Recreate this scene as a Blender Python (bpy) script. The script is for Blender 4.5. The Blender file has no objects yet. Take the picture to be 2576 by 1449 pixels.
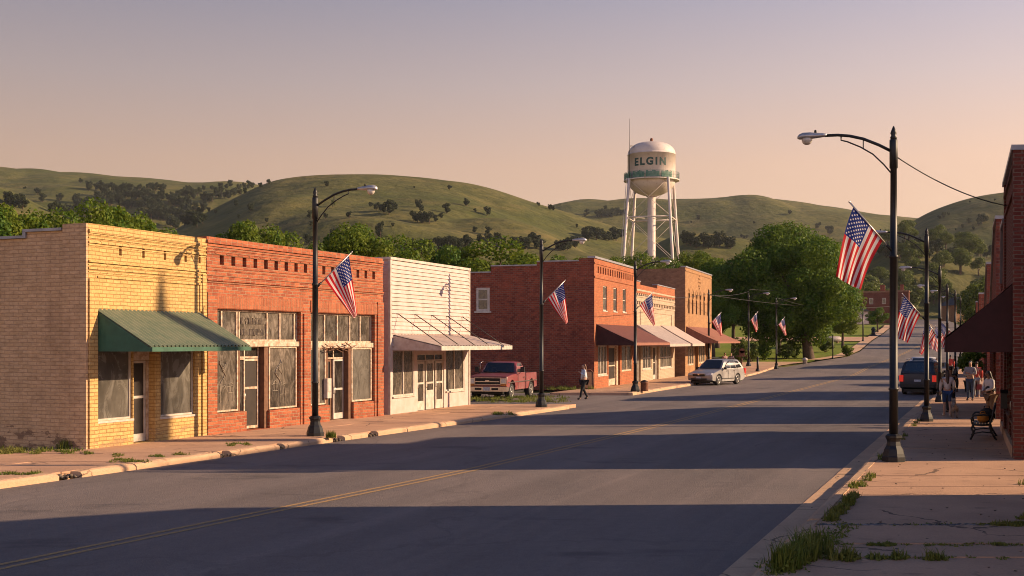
import bpy, bmesh, math, random
from mathutils import Vector, Matrix, noise
random.seed(7)
S = bpy.context.scene
COL = S.collection
R = math.radians
HC, F, CX, HY = 2.8, 3000.0, 1288.0, 860.0      # camera height, focal length, image centre and horizon row (photo 2576 wide)
SW = 0.14                                        # pavement height

def rise(Y):                                     # the street and everything beside it climbs beyond ~95 m
    t = Y - 95.0
    if t <= 0: return 0.0
    z = 0.05 * t * t / (t + 25.0)
    return 15.0 * (1 - math.exp(-z / 15.0)) * 1.12 if z > 0 else 0.0
def ground(px, py, z=0.0):                       # photo point -> place on level ground of height z
    Y = F * (HC - z) / (py - HY)
    return Vector(((px - CX) / F * Y, Y, z))
def at(px, Y, z=None):
    return Vector(((px - CX) / F * Y, Y, rise(Y) if z is None else z))

# ------------------------------------------------------------------ mesh builder
class MB:
    def __init__(s): s.v = []; s.f = []; s.m = []; s.sm = []; s.uv = None
    def add(s, vs, fs, smooth=False, mi=0):
        o = len(s.v); s.v += [tuple(p) for p in vs]
        for f in fs: s.f.append(tuple(i + o for i in f)); s.m.append(mi); s.sm.append(smooth)
        return s
    def quad(s, a, b, c, d, mi=0): return s.add([a, b, c, d], [(0, 1, 2, 3)], mi=mi)
    def box(s, x0, x1, y0, y1, z0, z1, mi=0):
        v = [(x, y, z) for z in (z0, z1) for y in (y0, y1) for x in (x0, x1)]
        return s.add(v, [(0, 2, 3, 1), (4, 5, 7, 6), (0, 1, 5, 4), (2, 6, 7, 3), (0, 4, 6, 2), (1, 3, 7, 5)], mi=mi)
    def obox(s, c, ax, ay, az, hx, hy, hz, mi=0):     # oriented box
        c = Vector(c); v = []
        for k in (-1, 1):
            for j in (-1, 1):
                for i in (-1, 1): v.append(c + ax * (hx * i) + ay * (hy * j) + az * (hz * k))
        return s.add(v, [(0, 2, 3, 1), (4, 5, 7, 6), (0, 1, 5, 4), (2, 6, 7, 3), (0, 4, 6, 2), (1, 3, 7, 5)], mi=mi)
    def bar(s, a, b, w, h=None, mi=0):                # square bar from a to b
        a = Vector(a); b = Vector(b); d = (b - a); L = d.length
        if L < 1e-6: return s
        d.normalize(); up = Vector((0, 0, 1)) if abs(d.z) < .95 else Vector((1, 0, 0))
        x = d.cross(up).normalized(); y = x.cross(d).normalized()
        return s.obox((a + b) / 2, x, d, y, w / 2, L / 2, (h or w) / 2, mi)
    def tube(s, pts, r, n=8, cap=True, mi=0, smooth=True):
        pts = [Vector(p) for p in pts]; k = len(pts)
        rs = r if isinstance(r, (list, tuple)) else [r] * k
        vs = []; fs = []
        ref = None
        for i, p in enumerate(pts):
            d = (pts[min(i + 1, k - 1)] - pts[max(i - 1, 0)]).normalized()
            if ref is None: ref = Vector((0, 0, 1)) if abs(d.z) < .9 else Vector((1, 0, 0))
            x = d.cross(ref).normalized(); y = d.cross(x).normalized(); ref = x.cross(d).normalized() if x.length else ref
            for j in range(n):
                a = 2 * math.pi * j / n
                vs.append(p + (x * math.cos(a) + y * math.sin(a)) * rs[i])
        for i in range(k - 1):
            for j in range(n):
                fs.append((i * n + j, i * n + (j + 1) % n, (i + 1) * n + (j + 1) % n, (i + 1) * n + j))
        s.add(vs, fs, smooth, mi)
        if cap:
            o = len(s.v) - k * n
            s.f.append(tuple(o + j for j in range(n))[::-1]); s.m.append(mi); s.sm.append(False)
            s.f.append(tuple(o + (k - 1) * n + j for j in range(n))); s.m.append(mi); s.sm.append(False)
        return s
    def lathe(s, prof, n=16, c=(0, 0, 0), ax='z', mi=0, smooth=True, cap=True):
        vs = []; fs = []; k = len(prof); c = Vector(c)
        for (r, h) in prof:
            for j in range(n):
                a = 2 * math.pi * (j + .5) / n; p, q = r * math.cos(a), r * math.sin(a)
                vs.append(c + (Vector((p, q, h)) if ax == 'z' else Vector((q, h, p)) if ax == 'y' else Vector((h, p, q))))
        for i in range(k - 1):
            for j in range(n):
                fs.append((i * n + j, i * n + (j + 1) % n, (i + 1) * n + (j + 1) % n, (i + 1) * n + j))
        s.add(vs, fs, smooth, mi)
        if cap:
            o = len(s.v) - k * n
            if prof[0][0] > 1e-4: s.f.append(tuple(o + j for j in range(n))[::-1]); s.m.append(mi); s.sm.append(False)
            if prof[-1][0] > 1e-4: s.f.append(tuple(o + (k - 1) * n + j for j in range(n))); s.m.append(mi); s.sm.append(False)
        return s
    def ball(s, c, rx, ry=None, rz=None, n=10, m=6, mi=0, jit=0):
        ry = ry or rx; rz = rz or rx; c = Vector(c); vs = []; fs = []
        for i in range(m + 1):
            t = math.pi * i / m
            for j in range(n):
                a = 2 * math.pi * j / n; k = 1 + (random.uniform(-jit, jit) if jit else 0)
                vs.append(c + Vector((rx * math.sin(t) * math.cos(a) * k, ry * math.sin(t) * math.sin(a) * k, rz * math.cos(t) * k)))
        for i in range(m):
            for j in range(n): fs.append((i * n + j, i * n + (j + 1) % n, (i + 1) * n + (j + 1) % n, (i + 1) * n + j))
        return s.add(vs, fs, True, mi)
    def prism(s, poly, y0, y1, mi=0):                 # polygon in xz pushed along y
        n = len(poly)
        vs = [(x, y0, z) for x, z in poly] + [(x, y1, z) for x, z in poly]
        fs = [tuple(range(n)), tuple(range(2 * n - 1, n - 1, -1))]
        fs += [(i, i + n, (i + 1) % n + n, (i + 1) % n) for i in range(n)]
        return s.add(vs, fs, mi=mi)
    def slab(s, poly, z0, z1, mi=0):                  # polygon in xy pushed along z
        n = len(poly)
        vs = [(p[0], p[1], z0) for p in poly] + [(p[0], p[1], z1) for p in poly]
        fs = [tuple(range(n - 1, -1, -1)), tuple(range(n, 2 * n))]
        fs += [(i, (i + 1) % n, (i + 1) % n + n, i + n) for i in range(n)]
        return s.add(vs, fs, mi=mi)
    def build(s, name, mat, parent=None, fix=True):
        me = bpy.data.meshes.new(name); me.from_pydata(s.v, [], s.f)
        for m in (mat if isinstance(mat, (list, tuple)) else [mat]): me.materials.append(m)
        me.polygons.foreach_set('material_index', s.m); me.polygons.foreach_set('use_smooth', s.sm)
        if s.uv:
            l = me.uv_layers.new(name='UVMap')
            for lp in me.loops: l.data[lp.index].uv = s.uv[lp.vertex_index]
        if fix:
            b = bmesh.new(); b.from_mesh(me); bmesh.ops.recalc_face_normals(b, faces=b.faces); b.to_mesh(me); b.free()
        me.update()
        return link(name, me, parent)
def link(name, me, parent=None):
    o = bpy.data.objects.new(name, me); COL.objects.link(o)
    if parent is not None: o.parent = parent
    return o
def tag(o, label=None, cat=None, group=None, kind=None):
    if label: o['label'] = label
    if cat: o['category'] = cat
    if group: o['group'] = group
    if kind: o['kind'] = kind
    return o
def thing(name, label, cat, loc=(0, 0, 0), rz=0.0, group=None):
    o = bpy.data.objects.new(name, None); COL.objects.link(o); o.empty_display_size = .3
    o.location = loc; o.rotation_euler = (0, 0, rz)
    return tag(o, label, cat, group)
def structure(name, mb, mat): return tag(mb.build(name, mat), kind='structure')
def copy_tree(o, parent=None):
    c = o.copy(); COL.objects.link(c)
    if parent is not None: c.parent = parent
    for ch in list(o.children): copy_tree(ch, c)
    return c

# ------------------------------------------------------------------ materials
def base_mat(name):
    m = bpy.data.materials.new(name); m.use_nodes = True
    nt = m.node_tree; return m, nt, nt.nodes['Principled BSDF']
def nd(nt, t, **kw):
    n = nt.nodes.new(t)
    for k, v in kw.items(): setattr(n, k, v)
    return n
def mth(nt, op, a, b=None):
    n = nd(nt, 'ShaderNodeMath', operation=op)
    for i, v in ((0, a), (1, b)):
        if v is None: continue
        if isinstance(v, (int, float)): n.inputs[i].default_value = v
        else: nt.links.new(v, n.inputs[i])
    return n.outputs[0]
def mixc(nt, f, a, b, bt='MIX'):
    n = nd(nt, 'ShaderNodeMix', data_type='RGBA', blend_type=bt)
    for i, v in ((0, f), (6, a), (7, b)):
        if isinstance(v, (int, float)): n.inputs[i].default_value = v
        elif isinstance(v, (tuple, list)): n.inputs[i].default_value = (*v[:3], 1)
        else: nt.links.new(v, n.inputs[i])
    return n.outputs[2]
def nz(nt, vec, scale, detail=4, rough=.55, lo=.35, hi=.65, dist=0):
    n = nd(nt, 'ShaderNodeTexNoise'); n.inputs['Scale'].default_value = scale
    n.inputs['Detail'].default_value = detail; n.inputs['Roughness'].default_value = rough; n.inputs['Distortion'].default_value = dist
    nt.links.new(vec, n.inputs['Vector'])
    r = nd(nt, 'ShaderNodeMapRange'); r.inputs[1].default_value = lo; r.inputs[2].default_value = hi
    nt.links.new(n.outputs['Fac'], r.inputs[0]); return r.outputs[0]
def objvec(nt): return nd(nt, 'ShaderNodeTexCoord').outputs['Object']
def scaled(nt, vec, s):
    n = nd(nt, 'ShaderNodeMapping'); n.inputs['Scale'].default_value = s
    nt.links.new(vec, n.inputs['Vector']); return n.outputs[0]
def bump(nt, b, h, strength=.3, dist=.02):
    n = nd(nt, 'ShaderNodeBump'); n.inputs['Strength'].default_value = strength; n.inputs['Distance'].default_value = dist
    nt.links.new(h, n.inputs['Height']); nt.links.new(n.outputs[0], b.inputs['Normal'])
def plain(name, col, rough=.7, metal=0, var=.25, scale=6, col2=None, spec=.4, bmp=0, coat=0):
    m, nt, b = base_mat(name); v = objvec(nt)
    c2 = col2 or tuple(c * (1 - var) for c in col)
    f = nz(nt, v, scale)
    nt.links.new(mixc(nt, f, col, c2), b.inputs['Base Color'])
    b.inputs['Roughness'].default_value = rough; b.inputs['Metallic'].default_value = metal
    b.inputs['Specular IOR Level'].default_value = spec
    if coat: b.inputs['Coat Weight'].default_value = coat; b.inputs['Coat Roughness'].default_value = .08
    if bmp: bump(nt, b, f, bmp)
    return m
def brick(name, c1, c2, mortar, bw=.24, bh=.085, ms=.012, stain=(.1, .06, .04), stain_amt=.5, wear=None, bstr=.6, soldier=False, foot=None):
    m, nt, b = base_mat(name); v = objvec(nt)
    sp = nd(nt, 'ShaderNodeSeparateXYZ'); nt.links.new(v, sp.inputs[0])
    wob = nz(nt, v, 1.3, 2, lo=0, hi=1)
    cb = nd(nt, 'ShaderNodeCombineXYZ')
    zz = mth(nt, 'ADD', sp.outputs[2], mth(nt, 'MULTIPLY', wob, .05))
    uu = mth(nt, 'ADD', sp.outputs[0], sp.outputs[1])
    nt.links.new(zz if soldier else uu, cb.inputs[0]); nt.links.new(uu if soldier else zz, cb.inputs[1])
    t = nd(nt, 'ShaderNodeTexBrick'); t.inputs['Scale'].default_value = 1
    t.inputs['Brick Width'].default_value = bw; t.inputs['Row Height'].default_value = bh
    t.inputs['Mortar Size'].default_value = ms; t.inputs['Mortar Smooth'].default_value = .3; t.inputs['Bias'].default_value = 0
    t.inputs['Color1'].default_value = (*c1, 1); t.inputs['Color2'].default_value = (*c2, 1); t.inputs['Mortar'].default_value = (*mortar, 1)
    nt.links.new(cb.outputs[0], t.inputs['Vector'])
    col = t.outputs['Color']
    f1 = nz(nt, scaled(nt, v, (1, 1, 2.2)), 2.2, 6, .65, .45, .75)
    col = mixc(nt, mth(nt, 'MULTIPLY', f1, stain_amt), col, stain)
    f2 = nz(nt, scaled(nt, v, (4, 4, 9)), 1.6, 3, .6, .3, .7)
    col = mixc(nt, mth(nt, 'MULTIPLY', f2, .45), col, mixc(nt, 1, col, (.55, .5, .46), 'MULTIPLY'))
    if wear:                                           # chipped paint / pale efflorescence with its own outline
        f3 = nz(nt, scaled(nt, v, (1, 1, 2)), wear[1], 8, .7, wear[2], wear[2] + .03)
        col = mixc(nt, f3, col, wear[0])
    f5 = nz(nt, scaled(nt, v, (1.2, 1.2, .22)), 1.1, 5, .65, .52, .78)                # streaks run down from the parapet
    col = mixc(nt, mth(nt, 'MULTIPLY', f5, .4), col, mixc(nt, 1, col, (.42, .38, .36), 'MULTIPLY'))
    f6 = nz(nt, scaled(nt, v, (1, 1, 1.6)), .55, 4, .6, .42, .62)                      # patches of repaired, paler brick
    col = mixc(nt, mth(nt, 'MULTIPLY', f6, .35), col, mixc(nt, 1, col, (1.35, 1.28, 1.2), 'MULTIPLY'))
    if foot:                                           # flaked paint along the damp foot of the wall
        lim = mth(nt, 'ADD', mth(nt, 'MULTIPLY', sp.outputs[2], .22), .50)
        f4 = nz(nt, scaled(nt, v, (1, 1, 2.5)), 1.7, 7, .7, 0, 1)
        col = mixc(nt, mth(nt, 'MULTIPLY', mth(nt, 'GREATER_THAN', f4, lim), .8), col, foot)
    nt.links.new(col, b.inputs['Base Color']); b.inputs['Roughness'].default_value = .9; b.inputs['Specular IOR Level'].default_value = .2
    h = mth(nt, 'ADD', mth(nt, 'MULTIPLY', t.outputs['Fac'], -1.0), mth(nt, 'MULTIPLY', nz(nt, v, 14, 4), .5))
    bump(nt, b, h, bstr, .02)
    return m
def dusty(name, c1, c2, rough=.25, scale=1.5, amt=.8):        # dusty shop glass with runs; dark reflections painted into the colour
    m, nt, b = base_mat(name); v = objvec(nt)
    f = nz(nt, scaled(nt, v, (1.5, 1.5, .7)), scale, 7, .68, .36, .74, 1.6)
    f2 = nz(nt, v, .65, 4, .6, .38, .62)
    c = mixc(nt, mth(nt, 'MULTIPLY', f, amt), c1, c2)
    c = mixc(nt, mth(nt, 'MULTIPLY', f2, .75), c, tuple(x * .35 for x in c1))  # broad soft blotches painted as dark reflections
    nt.links.new(c, b.inputs['Base Color'])
    r = mth(nt, 'ADD', mth(nt, 'MULTIPLY', f, .35), rough); nt.links.new(r, b.inputs['Roughness'])
    b.inputs['Specular IOR Level'].default_value = .9
    return m
def leafmat(name, ca, cb, cc, trans=.25):
    m, nt, b = base_mat(name)
    g = nd(nt, 'ShaderNodeNewGeometry'); rnd = g.outputs['Random Per Island']
    c = mixc(nt, rnd, ca, cb)
    f = nz(nt, objvec(nt), .45, 3, .6, .45, .7)
    c = mixc(nt, f, c, cc)
    nt.links.new(c, b.inputs['Base Color']); b.inputs['Roughness'].default_value = .6; b.inputs['Specular IOR Level'].default_value = .15
    tr = nd(nt, 'ShaderNodeBsdfTranslucent'); nt.links.new(mixc(nt, .5, c, (.16, .2, .02)), tr.inputs[0])
    mx = nd(nt, 'ShaderNodeMixShader'); mx.inputs[0].default_value = trans
    nt.links.new(b.outputs[0], mx.inputs[1]); nt.links.new(tr.outputs[0], mx.inputs[2])
    nt.links.new(mx.outputs[0], nt.nodes['Material Output'].inputs['Surface'])
    return m

M = {}
M['yellow_brick'] = brick('yellow painted brick', (.55, .38, .16), (.47, .315, .125), (.33, .195, .075), .26, .095, .011, (.40, .25, .09), .4, ((.16, .09, .05), 2.8, .675), .8, False, (.30, .19, .10))
M['yellow_side'] = brick('faded tan brick', (.56, .38, .23), (.49, .33, .19), (.40, .26, .16), .30, .095, .009, (.30, .19, .11), .5, ((.10, .06, .04), 2.6, .66), .7, False, (.17, .10, .065))
M['red_brick'] = brick('orange red brick', (.42, .135, .064), (.24, .066, .036), (.33, .21, .135), .26, .10, .013, (.18, .06, .035), .55, ((.42, .26, .18), 3.2, .66), .9)
M['red_soldier'] = brick('orange red soldier brick', (.38, .13, .065), (.26, .08, .042), (.30, .18, .11), .42, .085, .010, (.24, .08, .04), .5, None, .8, True)
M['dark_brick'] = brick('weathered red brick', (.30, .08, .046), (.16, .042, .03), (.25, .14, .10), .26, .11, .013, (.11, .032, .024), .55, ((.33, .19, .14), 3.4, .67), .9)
M['front_brick'] = brick('orange brick', (.38, .135, .062), (.29, .09, .045), (.28, .16, .095), .26, .095, .010, (.25, .08, .04), .4, None, .6)
M['cream_brick'] = brick('cream painted brick', (.45, .36, .27), (.41, .32, .235), (.34, .25, .18), .26, .095, .010, (.40, .25, .16), .5, None, .5)
M['tan_brick'] = brick('tan brick', (.36, .21, .105), (.30, .165, .08), (.26, .155, .085), .26, .095, .010, (.27, .14, .07), .4, None, .5)
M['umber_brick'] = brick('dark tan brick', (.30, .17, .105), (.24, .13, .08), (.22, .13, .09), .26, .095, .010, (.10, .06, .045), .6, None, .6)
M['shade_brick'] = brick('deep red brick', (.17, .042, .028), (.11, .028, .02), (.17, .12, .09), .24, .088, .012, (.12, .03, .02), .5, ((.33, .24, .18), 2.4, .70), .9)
M['white_paint'] = plain('weathered white paint', (.49, .385, .36), .7, 0, .18, 3, (.41, .315, .275), bmp=.1)
M['white_trim'] = plain('white trim', (.48, .44, .39), .6, 0, .2, 5, (.37, .31, .26))
M['old_wood'] = plain('peeling wood frame', (.55, .45, .35), .8, 0, .4, 9, (.30, .20, .13))
M['brown_wood'] = plain('brown wood', (.16, .075, .04), .75, 0, .4, 8)
M['glass_grey'] = dusty('dusty grey glass', (.085, .078, .066), (.165, .148, .122), .13)
M['glass_tan'] = dusty('dusty tan glass', (.060, .052, .042), (.27, .215, .165), .12, 2.4, .8)
M['glass_dark'] = dusty('dark shop glass', (.02, .017, .015), (.08, .062, .048), .08, 1.6, .6)
M['door_dark'] = plain('dark doorway', (.030, .020, .015), .5, 0, .5, 3)
M['green_metal'] = plain('green painted metal', (.105, .135, .085), .55, 0, .3, 4, (.15, .165, .105))
M['green_trim'] = plain('dark green board', (.028, .10, .062), .6, 0, .3, 5)
M['red_awning'] = plain('maroon canvas', (.12, .036, .028), .8, 0, .3, 5)
M['rust_awning'] = plain('rust red canvas', (.25, .10, .065), .8, 0, .25, 5)
M['dark_awning'] = plain('dark maroon canvas', (.045, .014, .013), .85, 0, .3, 5)
M['grey_tin'] = plain('grey tin sheet', (.36, .30, .27), .55, .0, .3, 4, (.26, .21, .19))
M['pale_tin'] = plain('pale tin sheet', (.44, .35, .30), .6, 0, .2, 5)
M['coping'] = plain('metal coping', (.30, .30, .33), .45, .3, .3, 3)
M['tar_roof'] = plain('tar roof', (.05, .048, .05), .9, 0, .4, 2)
M['rod'] = plain('dark iron rod', (.06, .05, .045), .6, .4)
M['black_iron'] = plain('black painted iron', (.010, .010, .011), .5, .0, .3, 12, spec=.4)
M['lamp_grey'] = plain('grey cast aluminium', (.42, .41, .42), .4, .5, .2, 8)
M['lamp_lens'] = plain('frosted lamp lens', (.55, .50, .44), .15, 0, .2, 9, spec=.6)
M['staff'] = plain('aluminium flagstaff', (.45, .42, .40), .35, .7, .2, 9)
M['concrete'] = plain('pavement concrete', (.36, .245, .175), .9, 0, .3, 1.6, (.28, .18, .125), bmp=.15)
M['kerb'] = plain('kerb concrete', (.42, .30, .215), .9, 0, .3, 2.2, (.31, .21, .145), bmp=.2)
M['dirt'] = plain('dark soil and rubble', (.06, .045, .035), .95, 0, .5, 9, (.13, .10, .075), bmp=.5)
M['bark'] = plain('bark', (.085, .055, .035), .9, 0, .4, 8, bmp=.5)
M['tyre'] = plain('tyre rubber', (.018, .017, .017), .85, 0, .3, 10)
M['chrome'] = plain('chrome', (.62, .58, .54), .18, .9, .15, 6)
M['alloy'] = plain('alloy wheel', (.55, .52, .48), .3, .8, .2, 8)
M['black'] = plain('black plastic', (.014, .013, .013), .55, 0, .3, 9)
M['car_glass'] = plain('car glass', (.022, .024, .026), .06, 0, .4, 2, spec=.8)
M['lens'] = plain('headlamp lens', (.62, .58, .52), .12, 0, .15, 9, spec=.7)
M['amber'] = plain('amber lens', (.55, .18, .03), .25)
M['red_lens'] = plain('red lens', (.75, .03, .02), .3)
_b = M['red_lens'].node_tree.nodes['Principled BSDF']; _b.inputs['Emission Color'].default_value = (.8, .03, .015, 1); _b.inputs['Emission Strength'].default_value = .22   # tail lamps are lit
M['plate'] = plain('licence plate', (.55, .55, .55), .4, 0, .4, 30, (.25, .3, .4))
M['wire'] = plain('cable rubber', (.02, .018, .018), .6)
M['rust'] = plain('rusty iron', (.22, .09, .05), .8, .2, .4, 9)
M['tower_white'] = None
M['flag'] = None
# special materials ------------------------------------------------
def _asphalt():
    m, nt, b = base_mat('worn asphalt'); v = objvec(nt)
    g = nz(nt, v, 42, 3, .75, .35, .65); l = nz(nt, scaled(nt, v, (1, .35, 1)), .35, 5, .6, .35, .7)
    c = mixc(nt, l, (.245, .200, .182), (.182, .156, .147))
    c = mixc(nt, mth(nt, 'MULTIPLY', g, .75), c, mixc(nt, 1, c, (.45, .43, .42), 'MULTIPLY'))
    g3 = nz(nt, v, 5.5, 5, .7, .4, .62); c = mixc(nt, mth(nt, 'MULTIPLY', g3, .30), c, mixc(nt, 1, c, (.62, .60, .60), 'MULTIPLY'))
    g2 = nz(nt, v, 21, 2, .6, .56, .66); c = mixc(nt, mth(nt, 'MULTIPLY', g2, .35), c, (.25, .21, .19))
    rt_ = nd(nt, 'ShaderNodeMapping'); rt_.inputs['Rotation'].default_value = (0, 0, R(22)); nt.links.new(v, rt_.inputs['Vector'])
    tk = nz(nt, scaled(nt, rt_.outputs[0], (1, .035, 1)), .75, 4, .6, .4, .62); c = mixc(nt, mth(nt, 'MULTIPLY', tk, .5), c, mixc(nt, 1, c, (.66, .65, .65), 'MULTIPLY'))
    tk2 = nz(nt, scaled(nt, rt_.outputs[0], (1.6, .06, 1)), 1.3, 3, .5, .58, .66); c = mixc(nt, mth(nt, 'MULTIPLY', tk2, .30), c, mixc(nt, 1, c, (1.35, 1.32, 1.28), 'MULTIPLY'))
    p = nz(nt, scaled(nt, v, (.5, 1.1, 1)),   .45, 6, .6, .60, .68); c = mixc(nt, mth(nt, 'MULTIPLY', p, .55), c, (.045, .042, .045))
    w = nd(nt, 'ShaderNodeTexVoronoi', feature='DISTANCE_TO_EDGE'); w.inputs['Scale'].default_value = .10
    wv = nd(nt, 'ShaderNodeVectorMath', operation='ADD'); nn = nd(nt, 'ShaderNodeTexNoise'); nn.inputs['Scale'].default_value = .9; nn.inputs['Detail'].default_value = 5
    nt.links.new(v, nn.inputs['Vector']); nt.links.new(v, wv.inputs[0])
    sc = nd(nt, 'ShaderNodeVectorMath', operation='SCALE'); sc.inputs[3].default_value = 2.2; nt.links.new(nn.outputs['Color'], sc.inputs[0]); nt.links.new(sc.outputs[0], wv.inputs[1])
    nt.links.new(wv.outputs[0], w.inputs['Vector'])
    cr = mth(nt, 'LESS_THAN', w.outputs['Distance'], .006)
    c = mixc(nt, mth(nt, 'MULTIPLY', cr, .22), c, (.06, .052, .05))
    nt.links.new(c, b.inputs['Base Color']); b.inputs['Roughness'].default_value = .82; b.inputs['Specular IOR Level'].default_value = .3
    bump(nt, b, mth(nt, 'ADD', g, mth(nt, 'MULTIPLY', cr, -2)), .55, .012)
    return m
M['asphalt'] = _asphalt()
def _concrete(name, a, b2, crack):
    m, nt, b = base_mat(name); v = objvec(nt)
    c = mixc(nt, nz(nt, v, .7, 5, .6, .3, .7), a, b2)
    c = mixc(nt, mth(nt, 'MULTIPLY', nz(nt, v, 30, 3, .7, .4, .75), .35), c, mixc(nt, 1, c, (.5, .45, .42), 'MULTIPLY'))
    c = mixc(nt, mth(nt, 'MULTIPLY', nz(nt, scaled(nt, v, (1, 2, 1)), 1.4, 6, .65, .58, .68), .5), c, tuple(x * .45 for x in b2))
    w = nd(nt, 'ShaderNodeTexVoronoi', feature='DISTANCE_TO_EDGE'); w.inputs['Scale'].default_value = crack
    wv = nd(nt, 'ShaderNodeVectorMath', operation='ADD'); nn = nd(nt, 'ShaderNodeTexNoise'); nn.inputs['Scale'].default_value = 1.1; nn.inputs['Detail'].default_value = 6
    nt.links.new(v, nn.inputs['Vector']); nt.links.new(v, wv.inputs[0]); nt.links.new(nn.outputs['Color'], wv.inputs[1]); nt.links.new(wv.outputs[0], w.inputs['Vector'])
    cr = mth(nt, 'MULTIPLY', mth(nt, 'LESS_THAN', w.outputs['Distance'], .008), nz(nt, v, .6, 2, .5, .48, .56))
    c = mixc(nt, mth(nt, 'MULTIPLY', cr, .75), c, (.05, .035, .028))
    nt.links.new(c, b.inputs['Base Color']); b.inputs['Roughness'].default_value = .9; b.inputs['Specular IOR Level'].default_value = .2
    bump(nt, b, mth(nt, 'ADD', nz(nt, v, 24, 4), mth(nt, 'MULTIPLY', cr, -3)), .4, .01)
    return m
M['concrete'] = _concrete('pavement concrete slab', (.52, .315, .20), (.40, .24, .155), .32)
M['kerb'] = _concrete('kerb concrete worn', (.55, .36, .225), (.42, .27, .17), .5)
def _grass(name, a, b2, d, sc, hill=False):
    m, nt, b = base_mat(name); v = objvec(nt)
    c = mixc(nt, nz(nt, v, sc, 6, .6, .35, .65), a, b2)
    c = mixc(nt, mth(nt, 'MULTIPLY', nz(nt, v, sc * 7, 5, .65, .4, .7), .6), c, d)
    if hill:
        c = mixc(nt, mth(nt, 'MULTIPLY', nz(nt, scaled(nt, v, (1, 1, 2.5)), .055, 6, .75, .42, .62), .55), c, d)
        c = mixc(nt, mth(nt, 'MULTIPLY', nz(nt, scaled(nt, v, (.4, 1, 3)), .02, 5, .7, .54, .66), .5), c, (.15, .115, .045))
        c = mixc(nt, mth(nt, 'MULTIPLY', nz(nt, v, .16, 4, .8, .60, .66), .8), c, (.016, .022, .008))
    nt.links.new(c, b.inputs['Base Color']); b.inputs['Roughness'].default_value = .95; b.inputs['Specular IOR Level'].default_value = .1
    bump(nt, b, nz(nt, v, sc * 12, 4), .8, .6 if sc < .05 else .05)
    return m
M['hill_grass'] = _grass('dry hill grass', (.074, .082, .022), (.142, .122, .042), (.035, .045, .014), .010, True)
M['lawn'] = _grass('lawn', (.135, .185, .022), (.20, .215, .035), (.07, .105, .014), .25)
M['leaf'] = leafmat('broad leaves', (.030, .084, .009), (.112, .158, .015), (.160, .188, .020), .38)
M['leaf_dark'] = leafmat('dark leaves', (.018, .070, .009), (.075, .138, .016), (.112, .168, .022), .33)
M['leaf_far'] = leafmat('far leaves', (.012, .022, .010), (.030, .040, .014), (.026, .034, .012), .06)
M['leaf_mid'] = leafmat('valley leaves', (.050, .080, .018), (.090, .115, .022), (.11, .13, .026), .25)
M['weed'] = leafmat('weeds', (.07, .11, .018), (.15, .16, .03), (.20, .18, .05), .3)
def _tower():
    m, nt, b = base_mat('streaked white tank paint'); v = objvec(nt)
    c = mixc(nt, nz(nt, v, .5, 5, .6, .35, .7), (.56, .49, .44), (.47, .395, .34))
    c = mixc(nt, mth(nt, 'MULTIPLY', nz(nt, scaled(nt, v, (2.5, 2.5, .3)), .9, 6, .7, .55, .72), .5), c, (.27, .17, .11))
    c = mixc(nt, mth(nt, 'MULTIPLY', nz(nt, v, 1.6, 7, .7, .60, .66), .5), c, (.19, .12, .085))
    nt.links.new(c, b.inputs['Base Color']); b.inputs['Roughness'].default_value = .6; return m
M['tower_white'] = _tower()
M['tower_green'] = plain('green rail paint', (.05, .15, .11), .6, 0, .4, 1.5, (.15, .24, .19))
M['letter_green'] = plain('dark green lettering', (.018, .06, .05), .6, 0, .3, 3)
def _flag():
    m, nt, b = base_mat('stars and stripes cloth')
    uv = nd(nt, 'ShaderNodeUVMap'); sp = nd(nt, 'ShaderNodeSeparateXYZ'); nt.links.new(uv.outputs[0], sp.inputs[0])
    u, w = sp.outputs[0], sp.outputs[1]                 # u along the fly, w across the stripes from the canton side
    st = mth(nt, 'MODULO', mth(nt, 'FLOOR', mth(nt, 'MULTIPLY', w, 13)), 2.0)
    c = mixc(nt, st, (.56, .012, .022), (.80, .72, .66))
    can = mth(nt, 'MULTIPLY', mth(nt, 'LESS_THAN', u, .4), mth(nt, 'LESS_THAN', w, 7 / 13))
    a = mth(nt, 'MULTIPLY', u, 12 / .4); d = mth(nt, 'MULTIPLY', w, 10 * 13 / 7)
    fa = mth(nt, 'ABSOLUTE', mth(nt, 'SUBTRACT', mth(nt, 'FRACT', mth(nt, 'ADD', a, .5)), .5)); fd = mth(nt, 'ABSOLUTE', mth(nt, 'SUBTRACT', mth(nt, 'FRACT', mth(nt, 'ADD', d, .5)), .5))
    par = mth(nt, 'MODULO', mth(nt, 'ADD', mth(nt, 'ROUND', a), mth(nt, 'ROUND', d)), 2.0)
    rr = mth(nt, 'ADD', mth(nt, 'POWER', fa, 2.0), mth(nt, 'POWER', fd, 2.0))
    inn = mth(nt, 'MULTIPLY', mth(nt, 'MULTIPLY', mth(nt, 'GREATER_THAN', u, .015), mth(nt, 'LESS_THAN', u, .385)), mth(nt, 'MULTIPLY', mth(nt, 'GREATER_THAN', w, .03), mth(nt, 'LESS_THAN', w, .51)))
    star = mth(nt, 'MULTIPLY', mth(nt, 'MULTIPLY', mth(nt, 'LESS_THAN', rr, .13), mth(nt, 'LESS_THAN', par, .5)), inn)
    blue = mixc(nt, star, (.012, .032, .20), (.75, .70, .66))
    c = mixc(nt, can, c, blue); nt.links.new(c, b.inputs['Base Color']); b.inputs['Roughness'].default_value = .75; b.inputs['Specular IOR Level'].default_value = .2
    tr = nd(nt, 'ShaderNodeBsdfTranslucent'); nt.links.new(c, tr.inputs[0]); mx = nd(nt, 'ShaderNodeMixShader'); mx.inputs[0].default_value = .45
    nt.links.new(b.outputs[0], mx.inputs[1]); nt.links.new(tr.outputs[0], mx.inputs[2]); nt.links.new(mx.outputs[0], nt.nodes['Material Output'].inputs['Surface'])
    return m
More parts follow.
